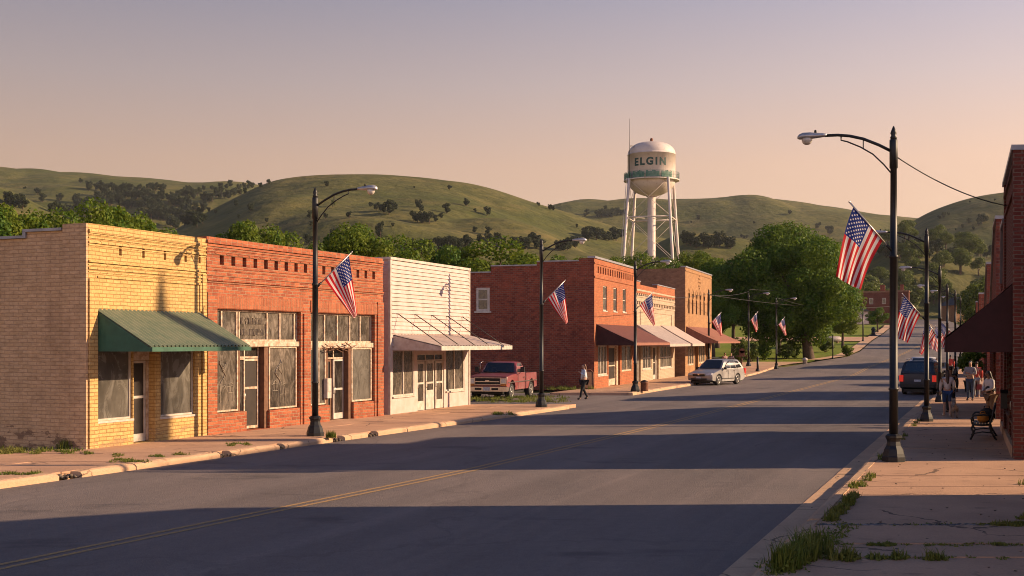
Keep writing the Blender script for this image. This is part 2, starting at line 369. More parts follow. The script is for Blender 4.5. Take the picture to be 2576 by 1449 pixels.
M['flag'] = _flag()

# ------------------------------------------------------------------ terrain: valley floor and hills in one sheet
HILLS = [   # crest distance, width of the near slope, crest line in photo pixels
    (1550, 850, [(-2500, 470), (-600, 440), (0, 428), (215, 428), (360, 440), (470, 455), (590, 460), (700, 472), (800, 505), (950, 580), (1100, 700)]),
    (880, 520, [(330, 660), (400, 592), (480, 552), (560, 512), (640, 470), (690, 446), (760, 430), (860, 419), (960, 419), (1080, 428), (1170, 440), (1250, 460), (1330, 487), (1400, 508), (1480, 532), (1560, 558), (1650, 580), (1750, 602), (1850, 640), (1950, 700)]),
    (1700, 850, [(1200, 640), (1300, 540), (1440, 517), (1560, 515), (1640, 506), (1700, 500), (1800, 492), (1870, 492), (2000, 508), (2100, 520), (2200, 532), (2290, 540), (2400, 552), (2500, 580), (2650, 640)]),
    (1150, 560, [(2060, 720), (2140, 670), (2200, 628), (2260, 592), (2340, 546), (2420, 518), (2480, 505), (2560, 497), (2700, 486), (3200, 470), (5200, 520)]),
    (620, 200, [(2140, 700), (2180, 655), (2220, 618), (2260, 603), (2330, 613), (2400, 633), (2480, 660), (2560, 700)]),
    (680, 190, [(1560, 700), (1640, 610), (1720, 573), (1800, 579), (1900, 598), (1960, 640), (2050, 710)]),
    (760, 300, [(-1500, 430), (-300, 445), (0, 476), (60, 497), (150, 545), (220, 585), (300, 660)]),
]
def lerp_tab(tab, x):
    if x <= tab[0][0]: return tab[0][1]
    for (a, p), (b, q) in zip(tab, tab[1:]):
        if x <= b:
            t = (x - a) / (b - a); 
            return p + (q - p) * t
    return tab[-1][1]
def smooth_tab(tab):
    return [(x, sum(lerp_tab(tab, x + d) * w for d, w in ((-36, 1), (-18, 2), (0, 3), (18, 2), (36, 1))) / 9) for x in range(tab[0][0] - 40, tab[-1][0] + 41, 12)]
HT = []
for Yc, wf, tab in HILLS:
    best = 1.0
    for i in range(60):
        Y = Yc - wf * i / 60; v = (Y - Yc) / wf; best = max(best, (.5 + .5 * math.cos(math.pi * v)) * Yc / Y)
    st = smooth_tab(tab); HT.append((Yc, wf, best, st))
def fastlook(st, x):
    x0 = st[0][0]; i = (x - x0) / 12.0
    if i <= 0: return st[0][1]
    if i >= len(st) - 1: return st[-1][1]
    k = int(i); t = i - k
    return st[k][1] * (1 - t) + st[k + 1][1] * t
def terr(px, Y):
    b = rise(Y); h = b
    X = (px - CX) / F * Y
    if Y > 180:
        n1 = noise.noise(Vector((X * .0045, Y * .0045, 3.1))); n2 = noise.noise(Vector((X * .014, Y * .014, 7.7))); n3 = noise.noise(Vector((X * .002, Y * .0016, 1.3)))
        acc = 0.0; top = 0.0
        for Yc, wf, best, st in HT:
            v = (Y - Yc) / (wf if Y < Yc else wf * 1.3)
            if v <= -1 or v >= 1: continue
            py = fastlook(st, px)
            Hc = (HC + (HY - py) / F * Yc) / best - b
            if Hc <= 0: continue
            fsh = .5 + .5 * math.cos(math.pi * v)
            g = Hc * fsh
            # gullies on the near face that die out towards the crest line
            k = math.sin(math.pi * min(1, max(0, -v))) if v < 0 else 0
            g += k * (n1 * 34 + (abs(n2) - .2) * 13 + n3 * 22) * min(1, Hc / 60)
            acc += max(g, 0) ** 6; top = max(top, g)
        h = b + (acc ** (1 / 6.0) if acc > 0 else 0) * .985
        h += n2 * .8
    return h
ROADC = [(60, 13.5), (113, 33.6), (150, 49), (180, 61.5), (260, 90.5), (400, 138), (470, 158)]
_terr0 = terr
def terr(px, Y):                                 # the sheet stays just under the street where the street crosses it
    h = _terr0(px, Y)
    if 120 < Y < 520:
        d = abs((px - CX) / F * Y - lerp_tab(ROADC, Y))
        k = min(1, max(0, (d - 14) / 30)); k = k * k * (3 - 2 * k)
        if Y > 440: k = max(k, min(1, (Y - 440) / 80))
        h = h * k + (rise(Y) - .12) * (1 - k)
    return h
def terr_xy(X, Y): return terr(CX + X / Y * F, Y)
def on_terrain(px, py, y0=190, y1=1700):        # first place where the photo ray meets the sheet
    Y = y0; st = 8.0
    while Y < y1:
        if HC + (HY - py) / F * Y <= terr(px, Y): break
        Y += st
    else: return None
    lo, hi = Y - st, Y
    for _ in range(10):
        m = (lo + hi) / 2
        if HC + (HY - py) / F * m <= terr(px, m): hi = m
        else: lo = m
    return Vector(((px - CX) / F * hi, hi, terr(px, hi)))

mb = MB()
cols = [-9000, -6500, -4500, -3200, -2400, -1800, -1400, -1100, -900] + list(range(-750, 3400, 17)) + [3500, 3700, 4000, 4500, 5300, 6500, 9000]
rows = [60, 75, 88, 95, 102, 110, 118, 126, 134, 142, 150, 160, 170, 180, 190, 200]
y = 200.0
while y < 2600: y *= 1.0135; rows.append(y)
nc = len(cols)
vs = []
for Y in rows:
    for px in cols: vs.append(((px - CX) / F * Y, Y, (terr(px, Y) if Y > 60 else 0) - .05))
fs = [(i * nc + j, i * nc + j + 1, (i + 1) * nc + j + 1, (i + 1) * nc + j) for i in range(len(rows) - 1) for j in range(nc - 1)]
mb.add(vs, fs, True)
# the near floor, round and behind the camera, shares the far sheet's first row
X0, X1 = vs[0][0], vs[nc - 1][0]
mb.add([(X0, 60, -.05), (X0 * 2, -150, -.05), (X1 * 2, -150, -.05), (X1, 60, -.05)], [(0, 1, 2, 3)])
structure('terrain', mb, M['hill_grass'])
# ------------------------------------------------------------------ street surfaces
def kerbL(Y): return -9.75 + .449 * (Y - 22.7)               # road edge, near block
def kerbL2(Y): return 7.5 + .374 * (Y - 65.6)                # road edge, far block
def edgeR(Y): return 2.63 + .40 * (Y - 14.56)                # asphalt edge on the right
def wallR(Y): return 11.4 + .379 * (Y - 27)
def strip(mb, rows, zo, mi=0, n=1):
    vs = []
    for Y, a, b in rows:
        for k in range(n + 1):
            X = a + (b - a) * k / n; vs.append((X, Y, rise(Y) + zo))
    m = n + 1
    return mb.add(vs, [(i * m + k, i * m + k + 1, (i + 1) * m + k + 1, (i + 1) * m + k) for i in range(len(rows) - 1) for k in range(n)], mi=mi)
def gY(py):
    lo, hi = 60.0, 440.0
    for _ in range(40):
        m = (lo + hi) / 2
        if HY + (HC - rise(m)) * F / m > py: lo = m
        else: hi = m
    return lo
FARL = [(109, 23.7)]
for px, py in ((2060, 908), (2129, 898), (2164, 884), (2194, 858), (2222, 840), (2240, 825), (2254, 805)): Y_ = gY(py); FARL.append((Y_, (px - CX) / F * Y_))
FARL += [(330, 107.5), (400, 131.5), (460, 150)]
print('FARL', FARL)
FARR = [(113, 42.0), (150, 57), (180, 68), (220, 83), (260, 97.5), (330, 121), (400, 145), (460, 163)]
rows_ = []
Y = -25.0
while Y < 113: rows_.append((Y, kerbL(Y) if Y < 50 else (kerbL(50) + (kerbL2(64) - kerbL(50)) * (Y - 50) / 14 if Y < 64 else kerbL2(Y)), edgeR(Y))); Y += 2.5
for Y in range(113, 461, 6): rows_.append((Y, lerp_tab(FARL, Y), lerp_tab(FARR, Y)))
structure('road', strip(MB(), rows_, 0.0, n=4), M['asphalt'])
# side street between the white shop and the brick block, with the lot where the pickup stands
mb = MB(); mb.quad((-45, 70, -.008), (-45, 47, -.008), (2.6, 49.3, -.008), (7.3, 65.0, -.008))
structure('side_street', mb, M['asphalt'])
# double yellow line
mb = MB()
cen = [(-20, -21.5), (14.87, -6.38), (25.45, -1.17), (40, 4.95), (60, 12.95), (88.4, 24.2), (113, 33.8), (135, 44), (160, 55), (200, 72), (260, 91.5), (400, 138)]
for off in (-.13, .13):
    rr = []; Y = -20.0
    while Y < 400:
        x = lerp_tab(cen, Y) + off; rr.append((Y, x - .055, x + .055)); Y += 2 if Y < 113 else 6
    strip(mb, rr, .005)
def _linepaint():
    m, nt, b = base_mat('worn yellow line paint'); v = objvec(nt)
    c = mixc(nt, nz(nt, v, 18, 5, .7, .38, .58), (.46, .25, .06), (.20, .14, .09)); nt.links.new(c, b.inputs['Base Color']); b.inputs['Roughness'].default_value = .85; return m
structure('road_marking', mb, _linepaint())

# tar lines and open cracks in the old asphalt
mb = MB(); rc = random.Random(12)
def crack(x, y, a, L, w):
    pts = []; 
    while L > 0:
        pts.append((x, y)); st = rc.uniform(.25, .7); a += rc.uniform(-.45, .45); x += st * math.cos(a); y += st * math.sin(a); L -= st
    vs = []
    for i, (px, py) in enumerate(pts):
        q = pts[min(i + 1, len(pts) - 1)]; p = pts[max(i - 1, 0)]; t = Vector((q[0] - p[0], q[1] - p[1], 0)); t = t.normalized() if t.length else Vector((1, 0, 0)); n_ = Vector((-t.y, t.x, 0)) * w * rc.uniform(.3, 1) * (.4 if i in (0, len(pts) - 1) else 1)
        vs += [(px + n_.x, py + n_.y, .0045), (px - n_.x, py - n_.y, .0045)]
    mb.add(vs, [(2 * i, 2 * i + 1, 2 * i + 3, 2 * i + 2) for i in range(len(pts) - 1)])
for k in range(15):
    Y = rc.uniform(14, 58); u = rc.uniform(.06, .94); x = kerbL(min(Y, 50)) * (1 - u) + edgeR(Y) * u; d = rc.random() < .5
    crack(x, Y, (1.17 if d else -.35) + rc.uniform(-.15, .15), rc.uniform(2.5, 7) if d else rc.uniform(2, 6), rc.uniform(.006, .014))
structure('road_crack', mb, plain('tar in a crack', (.055, .050, .050), .8, 0, .3, 6))
KPROF = [(0, -.05), (0, .085), (.035, .128), (.09, .150), (.22, .152), (.22, -.05)]
def kerb_run(mb, f, ya, yb, sgn, gaps=(), seed=1, zo=0):
    rnd = random.Random(seed); Y = ya
    while Y < yb - .3:
        L = rnd.uniform(1.7, 2.9); e = min(Y + L, yb)
        for g0, g1 in gaps:
            if Y < g0 < e: e = g0
            if g0 <= Y < g1: Y = g1; e = max(e, g1 + 1)
        dz = rnd.uniform(-.012, .008); dx = rnd.uniform(-.015, .015)
        k = max(2, int((e - Y) / .35)); vs = []
        for i in range(k + 1):
            y = Y + .012 + (e - Y - .024) * i / k
            for (o, z) in KPROF:
                j = rnd.uniform(-.008, .008) if 0 < i < k else rnd.uniform(-.02, .0)
                vs.append((f(y) + sgn * (o * 1.09 + dx), y, rise(y) + zo + z + (dz + j if z > 0 else 0)))
        n = len(KPROF)
        fs = [(i * n + q, i * n + q + 1, (i + 1) * n + q + 1, (i + 1) * n + q) for i in range(k) for q in range(n - 1)]
        fs += [tuple(range(n)), tuple(k * n + q for q in range(n - 1, -1, -1))]
        mb.add(vs, fs); Y = e
    return mb
def gap_at(px, py, w):
    Y = ground(px, py).y; return (Y - w / 2, Y + w / 2)
gapsL = [gap_at(152, 1205, .55), gap_at(552, 1150, .36), gap_at(690, 1130, .2), gap_at(836, 1110, .55), gap_at(936, 1098, .5)]
structure('kerb', kerb_run(MB(), kerbL, 12, 50, -1, gapsL, 3), M['kerb'])
mb = MB()
for i, (g0, g1) in enumerate(gapsL):
    rnd = random.Random(i)
    for k in range(26):
        y = rnd.uniform(g0, g1); x = kerbL(y) - rnd.uniform(.03, .3)
        s = rnd.uniform(.02, .06); mb.ball((x, y, rnd.uniform(0, .07)), s, s, s * .7, 6, 4, jit=.3)
tag(mb.build('rubble', M['dirt']), 'dark crumbled rubble lying in the broken gaps of the left kerb', 'rubble', kind='stuff')
mb = kerb_run(MB(), kerbL2, 62.5, 113, -1, (), 5); structure('kerb_far', mb, M['kerb'])
mb = kerb_run(MB(), lambda y: edgeR(y) + .42, 9, 113, 1, (), 8); structure('kerb_right', mb, M['kerb'])
mb = MB(); rnd = random.Random(4); Y = 6.0
while Y < 113:
    L = rnd.uniform(2.2, 3.4)
    strip(mb, [(Y + .01, edgeR(Y) - .02, edgeR(Y) + .44), (min(113, Y + L) - .01, edgeR(Y + L) - .02, edgeR(Y + L) + .44)], .012 + rnd.uniform(-.003, .004)); Y += L
structure('gutter', mb, M['kerb'])

def slab_run(mb, fa, fb, ys, seed, zt=SW, jit=.006, cols=1, gap=.012):
    rnd = random.Random(seed)
    for y0, y1 in zip(ys, ys[1:]):
        for c in range(cols):
            dz = rnd.uniform(-jit, jit); sl = rnd.uniform(-jit, jit); vs = []
            for y in (y0 + gap, y1 - gap):
                for u in (c / cols, (c + 1) / cols):
                    g = gap * (1 if u == c / cols and c else -1 if u != c / cols and c < cols - 1 else 0)
                    vs.append((fa(y) + (fb(y) - fa(y)) * u + g, y, rise(y) + zt + dz + sl * (1 if y == y0 + gap else -1)))
            b = [(x, y, z - .2) for x, y, z in vs]
            mb.add(vs + b, [(0, 1, 3, 2), (0, 4, 5, 1), (2, 3, 7, 6), (0, 2, 6, 4), (1, 5, 7, 3)])
    return mb
ysR = [2.0, 4.2, 6.3, 8.4, 10.4, 12.3, 13.6, 14.7, 15.7, 17.25, 19.2, 20.6, 21.9, 23.7, 25.3, 27.7, 29.7, 31.7, 34, 36.3]
while ysR[-1] < 111: ysR.append(ysR[-1] + 2.2)
structure('pavement', slab_run(MB(), lambda y: edgeR(y) + .65, lambda y: wallR(y) + 1.5, ysR, 2, jit=.007), M['concrete'])
ys = [8 + 2.05 * i for i in range(22)]
structure('pavement_left', slab_run(MB(), lambda y: kerbL(y) - 4.9, lambda y: kerbL(y) - .24, ys, 6, cols=2, jit=.005), M['concrete'])
ys = [62.6 + 2.4 * i for i in range(22)]
structure('pavement_far', slab_run(MB(), lambda y: kerbL2(y) - 4.4, lambda y: kerbL2(y) - .24, ys, 9, cols=2, jit=.004), M['concrete'])
mb = MB()     # bare soil that shows through the joints
strip(mb, [(y, edgeR(y) + .6, wallR(y) + 1.4) for y in range(2, 112, 5)], .105)
strip(mb, [(y, kerbL(y) - 4.8, kerbL(y) - .22) for y in range(8, 52, 4)], .10)
structure('soil', mb, M['dirt'])
# lawn with the big tree, driveway and footpath beside the climbing street
mb = MB(); rr = []
for Y in range(120, 170, 3): rr.append((Y, -40, lerp_tab(FARL, Y) - (1.6 if Y > 124 else .3)))
strip(mb, rr, .04, n=6)
rr = [(Y, 20, lerp_tab(FARL, Y) - 2.0) for Y in range(181, 262, 4)]
strip(mb, rr, .10, n=6)
structure('lawn', mb, M['lawn'])
mb = MB(); strip(mb, [(Y, 20, lerp_tab(FARL, Y) - .1) for Y in (168, 172, 176, 180, 183)], .13)
structure('driveway', mb, M['concrete'])
mb = MB(); strip(mb, [(Y, lerp_tab(FARL, Y) - 1.5, lerp_tab(FARL, Y) - .05) for Y in range(124, 262, 3)], .11)
strip(mb, [(112.5, 14, 24.8), (115, 14, 26), (118, 15, 28), (121, 16, 30)], .06)
structure('footpath', mb, M['kerb'])

# ------------------------------------------------------------------ buildings on the left
class Bld:
    def __init__(s, name, label, p0, p1, cat='shop', z=SW, group=None):
        s.a = ground(*p0, z); s.b = ground(*p1, z); d = (s.b - s.a); s.L = d.length
        s.d = d.normalized(); s.z = z; s.rz = math.atan2(d.y, d.x)
        s.t = thing(name, label, cat, (s.a.x, s.a.y, z), s.rz, group)
    def X(s, px):
        t = (px - CX) / F
        return (t * s.a.y - s.a.x) / (s.d.x - t * s.d.y)
    def Z(s, px, py):
        Y = s.a.y + s.d.y * s.X(px); return HC - (py - HY) / F * Y - s.z
    def rect(s, x0, x1, yt, yb):            # photo pixels; rows are read at the left edge
        return (s.X(x0), s.X(x1), s.Z(x0, yb), s.Z(x0, yt))
def facade(mb, x0, x1, z0, z1, holes, y=0.0, depth=.22, mi=0):
    xs = sorted({x0, x1} | {round(v, 4) for h in holes for v in h[:2]}); zs = sorted({z0, z1} | {round(v, 4) for h in holes for v in h[2:4]})
    for i in range(len(xs) - 1):
        for k in range(len(zs) - 1):
            cx, cz = (xs[i] + xs[i + 1]) / 2, (zs[k] + zs[k + 1]) / 2
            if any(h[0] < cx < h[1] and h[2] < cz < h[3] for h in holes): continue
            mb.quad((xs[i], y, zs[k]), (xs[i + 1], y, zs[k]), (xs[i + 1], y, zs[k + 1]), (xs[i], y, zs[k + 1]), mi)
    for h in holes:
        a, b, c, d = h[:4]; e = y + (h[4] if len(h) > 4 else depth)
        mb.quad((a, y, c), (a, e, c), (a, e, d), (a, y, d), mi); mb.quad((b, y, c), (b, y, d), (b, e, d), (b, e, c), mi)
        mb.quad((a, y, d), (a, e, d), (b, e, d), (b, y, d), mi); mb.quad((a, y, c), (b, y, c), (b, e, c), (a, e, c), mi)
        if len(h) > 5: mb.quad((a, e, c), (b, e, c), (b, e, d), (a, e, d), mi)       # blind niche: closed back
    return mb
def shell(mb, L, D, H, y=0.0, mi=0, zt=None, left=True, zb=-.12):      # side, back walls and parapet top behind a facade
    e = .001
    if left: mb.quad((0, y, zb), (0, D, zb), (0, D, H), (0, y, H), mi)
    mb.quad((L, y, zb), (L, y, H), (L, D, H), (L, D, zb), mi); mb.quad((0, D, zb), (L, D, zb), (L, D, H), (0, D, H), mi)
    mb.quad((0, y, H), (L, y, H), (L, y + .3, H), (0, y + .3, H), mi)
    mb.quad((0, y + .3, H - .5), (L, y + .3, H - .5), (L, y + .3, H), (0, y + .3, H), mi)
    return mb
def window(parent, r, y, fm, pm, fw=.05, fd=.07, vs=(), hs=(), name='window', sill=None):
    x0, x1, z0, z1 = r; mb = MB()
    mb.box(x0, x1, y, y + fd, z1 - fw, z1); mb.box(x0, x1, y, y + fd, z0, z0 + fw)
    mb.box(x0, x0 + fw, y + .002, y + fd - .002, z0 + fw, z1 - fw); mb.box(x1 - fw, x1, y + .002, y + fd - .002, z0 + fw, z1 - fw)
    for v in vs: xx = x0 + (x1 - x0) * v; mb.box(xx - fw * .45, xx + fw * .45, y + .004, y + fd - .004, z0 + fw, z1 - fw)
    for v in hs: zz = z0 + (z1 - z0) * v; mb.box(x0 + fw, x1 - fw, y + .006, y + fd - .006, zz - fw * .4, zz + fw * .4)
    if sill: mb.box(x0 - sill, x1 + sill, y - .08, y + .02, z0 - .06, z0 - .002)
    w = mb.build(name, fm, parent)
    p = MB(); p.box(x0 + fw * .5, x1 - fw * .5, y + fd - .03, y + fd - .012, z0 + fw * .5, z1 - fw * .5); p.build('pane', pm, w)
    return w
def door(parent, r, y, fm, pm, fw=.09, mid=.5, kick=.25, handle=True, hx=None):
    x0, x1, z0, z1 = r; mb = MB()
    mb.box(x0, x1, y, y + .06, z1 - fw, z1); mb.box(x0, x1, y, y + .06, z0, z0 + kick)
    mb.box(x0, x0 + fw, y + .002, y + .058, z0 + kick, z1 - fw); mb.box(x1 - fw, x1, y + .002, y + .058, z0 + kick, z1 - fw)
    if mid: mb.box(x0 + fw, x1 - fw, y + .004, y + .056, z0 + (z1 - z0) * mid - .035, z0 + (z1 - z0) * mid + .035)
    d = mb.build('door', fm, parent)
    p = MB(); p.box(x0 + fw * .5, x1 - fw * .5, y + .03, y + .045, z0 + kick * .7, z1 - fw * .5); p.build('pane', pm, d)
    if handle:
        hx = x0 + fw * .5 if hx is None else hx
        h = MB(); zc = z0 + .98; h.tube([(hx, y, zc - .12), (hx, y - .05, zc - .1), (hx, y - .05, zc + .1), (hx, y, zc + .12)], .012, 6); h.build('handle', M['alloy'], d)
    return d
def awning(parent, x0, x1, out, zt, zb, fascia, mat, trim=None, ribs=0, rib=.018, sides=True, x0f=None, x1f=None, sidemat=None):
    # sloping sheet from the wall (zt) to its front edge (zb + fascia); optional closed cheeks
    mb = MB(); x0f = x0 if x0f is None else x0f; x1f = x1 if x1f is None else x1f
    n = ribs * 4 if ribs else 8; vs = []
    pat = (0, 1, 1, 0)
    for i in range(n + 1):
        u = i / n; dz = rib * 2 * pat[i % 4] if ribs else 0; u = (i // 4 + (0, .5, .68, .9)[i % 4]) / ribs if ribs and i < n else u
        for k in range(4):
            w = k / 3; xa = x0 + (x1 - x0) * u; xb = x0f + (x1f - x0f) * u
            sag = 0 if ribs else -.03 * math.sin(math.pi * w)
            vs.append((xa + (xb - xa) * w, -out * w, zt + (zb + fascia - zt) * w + dz + sag))
    fs = [(i * 4 + k, (i + 1) * 4 + k, (i + 1) * 4 + k + 1, i * 4 + k + 1) for i in range(n) for k in range(3)]
    top = list(vs); mb.add(vs, fs, not ribs)
    bot = [(x, y + .004, z - .03) for x, y, z in top]; mb.add(bot, [f[::-1] for f in fs], True)
    a = mb.build('awning', mat, parent, fix=False)
    t = MB(); t.box(x0f - .01, x1f + .01, -out - .02, -out + .02, zb, zb + fascia); t.build('fascia', trim or mat, a)
    if sides:
        for xa, xb in ((x0, x0f), (x1, x1f)):
            s_ = MB(); poly = [(xa, .0, zt - .03), (xa, 0, zb), (xb, -out + .025, zb), (xb, -out + .025, zb + fascia - .03)]
            s_.add([(p[0] - .01, p[1], p[2]) for p in poly] + [(p[0] + .01, p[1], p[2]) for p in poly], [(0, 1, 2, 3), (7, 6, 5, 4), (0, 4, 5, 1), (1, 5, 6, 2), (2, 6, 7, 3), (3, 7, 4, 0)])
            s_.build('cheek', sidemat or trim or mat, a)
    return a
def roof(parent, L, D, z, x0=.25): 
    mb = MB(); mb.box(x0, L - .25, .32, D - .25, z - .15, z); mb.build('roof', M['tar_roof'], parent)

# --- yellow painted brick shop
b = Bld('brick_shop', 'yellow painted brick shop with a green corrugated awning', (222, 1130), (518, 1095))
T = b.t; L = b.L; H = b.Z(222, 561)
wl = b.rect(246, 334, 876, 1060); dr = b.rect(337, 386, 899, 1108); wr = b.rect(404, 490, 872, 1049)
opening = (b.X(336), b.X(391), 0.0, b.Z(336, 880), .34)
holes = [(wl[0], wl[1], wl[2], b.Z(246, 876), .16), opening, (wr[0], wr[1], wr[2], wl[3] + .02, .16)]
mb = MB()
zc1, zc0 = b.Z(303, 617), b.Z(303, 643)
for px in (303, 361, 415, 467, 502): holes.append((b.X(px) - .05, b.X(px) + .05, zc0, zc1, .10, 1))
pz1, pz0 = b.Z(240, 693), b.Z(240, 783)
facade(mb, 0, L, -.12, H, holes)
shell(mb, L, 11, H, left=False)
# projecting courses: cap, corbel bands, frame round the sunk panel
for px, py, t, o in ((230, 577, .09, .05), (230, 606, .05, .035), (230, 655, .05, .04), (230, 672, .05, .03), (230, 587, .03, .022), (230, 596, .03, .028), (230, 615, .025, .02), (230, 664, .03, .02), (230, 682, .03, .02)): mb.box(.0 + .003, L - .003, -o, .012, b.Z(px, py) - t, b.Z(px, py))
for i, px in enumerate((303, 361, 415, 467, 502)): mb.box(b.X(px) - (.62 if i else .75), b.X(px) - .05, -.028, .01, zc1, zc1 + .045)
mb.box(.32, L - .22, -.03, .01, pz1 - .05, pz1); mb.box(L - .30, L - .22, -.03, .01, b.Z(504, 783), pz1 - .05)
mb.box(0.004, .3, -.045, .01, -.1, b.Z(222, 700)); mb.box(L - .2, L - .004, -.045, .01, -.1, b.Z(515, 690))
mb.build('front_wall', M['yellow_brick'], T)
mb = MB()      # side wall: pier at the street corner, stepped parapet falling to the back
mb.box(-.07, .12, .004, .75, -.12, H - .004); hs = [(0.75, b.Z(190, 575) + .05), (2.1, b.Z(190, 590) + .05), (11, b.Z(190, 590) - .12)]
mb.prism([(-2, 0)], 0, 0) if False else None
def sidewall(mb, segs, y0, x=0.0, th=.3, zb=-.12, mi=0):
    pts = []; y = y0
    for y1, z in segs: mb.add([(x, y, zb), (x, y1, zb), (x, y1, z), (x, y, z), (x + th, y, zb), (x + th, y1, zb), (x + th, y1, z), (x + th, y, z)], [(0, 1, 2, 3), (7, 6, 5, 4), (3, 2, 6, 7), (0, 3, 7, 4), (1, 5, 6, 2)], mi=mi); y = y1
    return mb
sidewall(mb, [(2.0, b.Z(222, 577)), (11, b.Z(222, 593))], .75)
mb.build('side_wall', M['yellow_side'], T)
za, zb_ = b.Z(222, 577), b.Z(222, 593)
mb = MB(); mb.box(-.07, .36, .8, 2.05, za, za + .07); mb.box(-.07, -.02, 1.96, 2.05, zb_, za + .01); mb.build('coping', M['coping'], T)
mb = MB(); mb.box(-.07, .36, 2.06, 11, zb_ + .004, zb_ + .07); mb.build('coping', M['coping'], T)
roof(T, L, 11, H - .9)
window(T, (wl[0], wl[1], wl[2], b.Z(246, 876)), .06, M['white_trim'], M['glass_grey'], .05, sill=.03)
window(T, (wr[0], wr[1], wr[2], wl[3] + .02), .06, M['white_trim'], M['glass_grey'], .05, sill=.03)
door(T, (dr[0], dr[1], 0.02, dr[3] - .1), .26, M['white_trim'], M['door_dark'], .06, .55, .2)
mb = MB(); mb.box(b.X(336) + .004, b.X(391) - .004, .20, .30, dr[3] - .09, b.Z(336, 880) - .003); mb.box(b.X(387), b.X(391) - .004, .22, .32, .02, dr[3] - .1); mb.build('door_frame', M['old_wood'], T)
zt = b.Z(245, 780); zb_ = b.Z(245, 879) - .05
aw = awning(T, b.X(245), b.X(504), 1.68, zt, zb_, .11, M['green_metal'], M['green_trim'], 26, .022)

# --- orange red brick shop with two bays
b = Bld('brick_shop', 'long orange red brick shop with two dilapidated bays of dusty windows', (520, 1095), (963, 1045)); T = b.t; L = b.L; H = b.Z(520, 594)
holes = []
bay1 = (b.X(540), b.X(757), 0, b.Z(540, 776)); bay2 = (b.X(781), b.X(943), 0, b.Z(540, 776))
kn1 = b.Z(540, 1044); 
holes = [(bay1[0], bay1[1], 0, bay1[3], .38), (bay2[0], bay2[1], 0, bay2[3], .38)]
nx = [b.X(558) + (b.X(940) - b.X(558)) * i / 16 for i in range(17)]
for x in nx: holes.append((x - .095, x + .095, b.Z(558, 666), b.Z(558, 642), .14, 1))
mb = MB(); facade(mb, 0, L, -.12, H, holes, depth=.38); shell(mb, L, 13, H)
for py, t, o in ((603, .09, .05), (614, .05, .03), (701, .05, .05), (707, .04, .03), (635, .04, .02), (622, .03, .022), (630, .025, .016), (668, .03, .02), (676, .03, .018), (690, .03, .022)): mb.box(.003, L - .003, -o, .012, b.Z(525, py) - t, b.Z(525, py))
for x in nx: mb.box(x - .34, x - .1, -.035, .01, b.Z(558, 641), b.Z(558, 641) + .04)
mb.box(.003, .42, -.05, .01, -.1, b.Z(525, 735)); mb.box(bay1[1] + .12, bay2[0] - .05, -.05, .01, -.1, bay1[3] - .05); mb.box(L - .42, L - .003, -.05, .01, -.1, b.Z(525, 735))
mb.build('front_wall', M['red_brick'], T)
mb = MB(); zs0, zs1 = bay1[3] + .02, b.Z(540, 742)
mb.box(.45, bay1[1] + .1, -.025, .01, zs0, zs1); mb.box(bay2[0], L - .43, -.0252, .01, zs0, zs1)
mb.build('soldier_course', M['red_soldier'], T)
roof(T, L, 13, H - .8)
# bay 1
zl = b.Z(540, 859); zl2 = b.Z(540, 868)
def transom(x0, x1, z0, z1, fr, y=.14): window(T, (x0, x1, z0, z1), y, M['old_wood'], M['glass_tan'], .06, .08, [(b.X(q) - x0) / (x1 - x0) for q in fr], name='transom_window')
transom(bay1[0] + .003, bay1[1] - .003, zl, bay1[3] - .003, (568, 606, 612, 682, 714, 750))
mb = MB(); mb.box(bay1[0] + .003, bay1[1] - .003, .05, .24, zl2 - .05, zl - .002); mb.build('lintel', M['old_wood'], T)
for p0, p1 in ((540, 622), (680, 757)):
    mb = MB(); mb.box(b.X(p0) + .003, b.X(p1) - .003, .02, .30, -.1, b.Z(540, 1041) if p0 == 540 else b.Z(684, 1032)); mb.build('knee_wall', M['red_brick'], T)
w1 = (b.X(540) + .004, b.X(606), b.Z(540, 1039), zl2 - .052); w2 = (b.X(684), b.X(753), b.Z(684, 1030), zl2 - .052)
window(T, w1, .1, M['old_wood'], M['glass_tan'], .05, sill=.0, name='display_window'); window(T, w2, .1, M['old_wood'], M['glass_tan'], .05, sill=.0, name='display_window')
window(T, (b.X(611), b.X(630), .12, zl2 - .4), .2, M['old_wood'], M['glass_dark'], .05, name='side_light')
door(T, (b.X(633), b.X(671), .03, zl2 - .42), .3, M['old_wood'], M['door_dark'], .07, .58, .08, True)
window(T, (b.X(611), b.X(672), zl2 - .40, zl2 - .053), .3, M['old_wood'], M['glass_dark'], .05, vs=(.4,), name='door_light')
mb = MB(); mb.box(b.X(606) + .002, b.X(611) - .002, .1, .3, 0, zl2 - .053); mb.box(b.X(673), b.X(683), .12, .36, 0, zl2 - .053); mb.box(b.X(606), b.X(684), .372, .40, 0, zl2); mb.build('door_frame', M['brown_wood'], T)
# bay 2
zl = b.Z(540, 863); zl2 = b.Z(540, 873)
transom(bay2[0] + .003, bay2[1] - .003, zl, bay2[3] - .003, (826, 858, 889, 915))
mb = MB(); mb.box(bay2[0] + .003, bay2[1] - .003, .05, .24, zl2 - .05, zl - .002); mb.build('lintel', M['old_wood'], T)
for p0, p1 in ((781, 831), (891, 943)):
    mb = MB(); mb.box(b.X(p0) + .003, b.X(p1) - .003, .02, .30, -.1, b.Z(781, 1023) if p0 == 781 else b.Z(891, 1013)); mb.build('knee_wall', M['red_brick'], T)
window(T, (b.X(781) + .004, b.X(826), b.Z(781, 1021), zl2 - .052), .1, M['old_wood'], M['glass_grey'], .05, vs=(.62,), sill=.0, name='display_window')
window(T, (b.X(891), b.X(941), b.Z(891, 1011), zl2 - .052), .1, M['old_wood'], M['glass_grey'], .06, sill=.0, name='display_window')
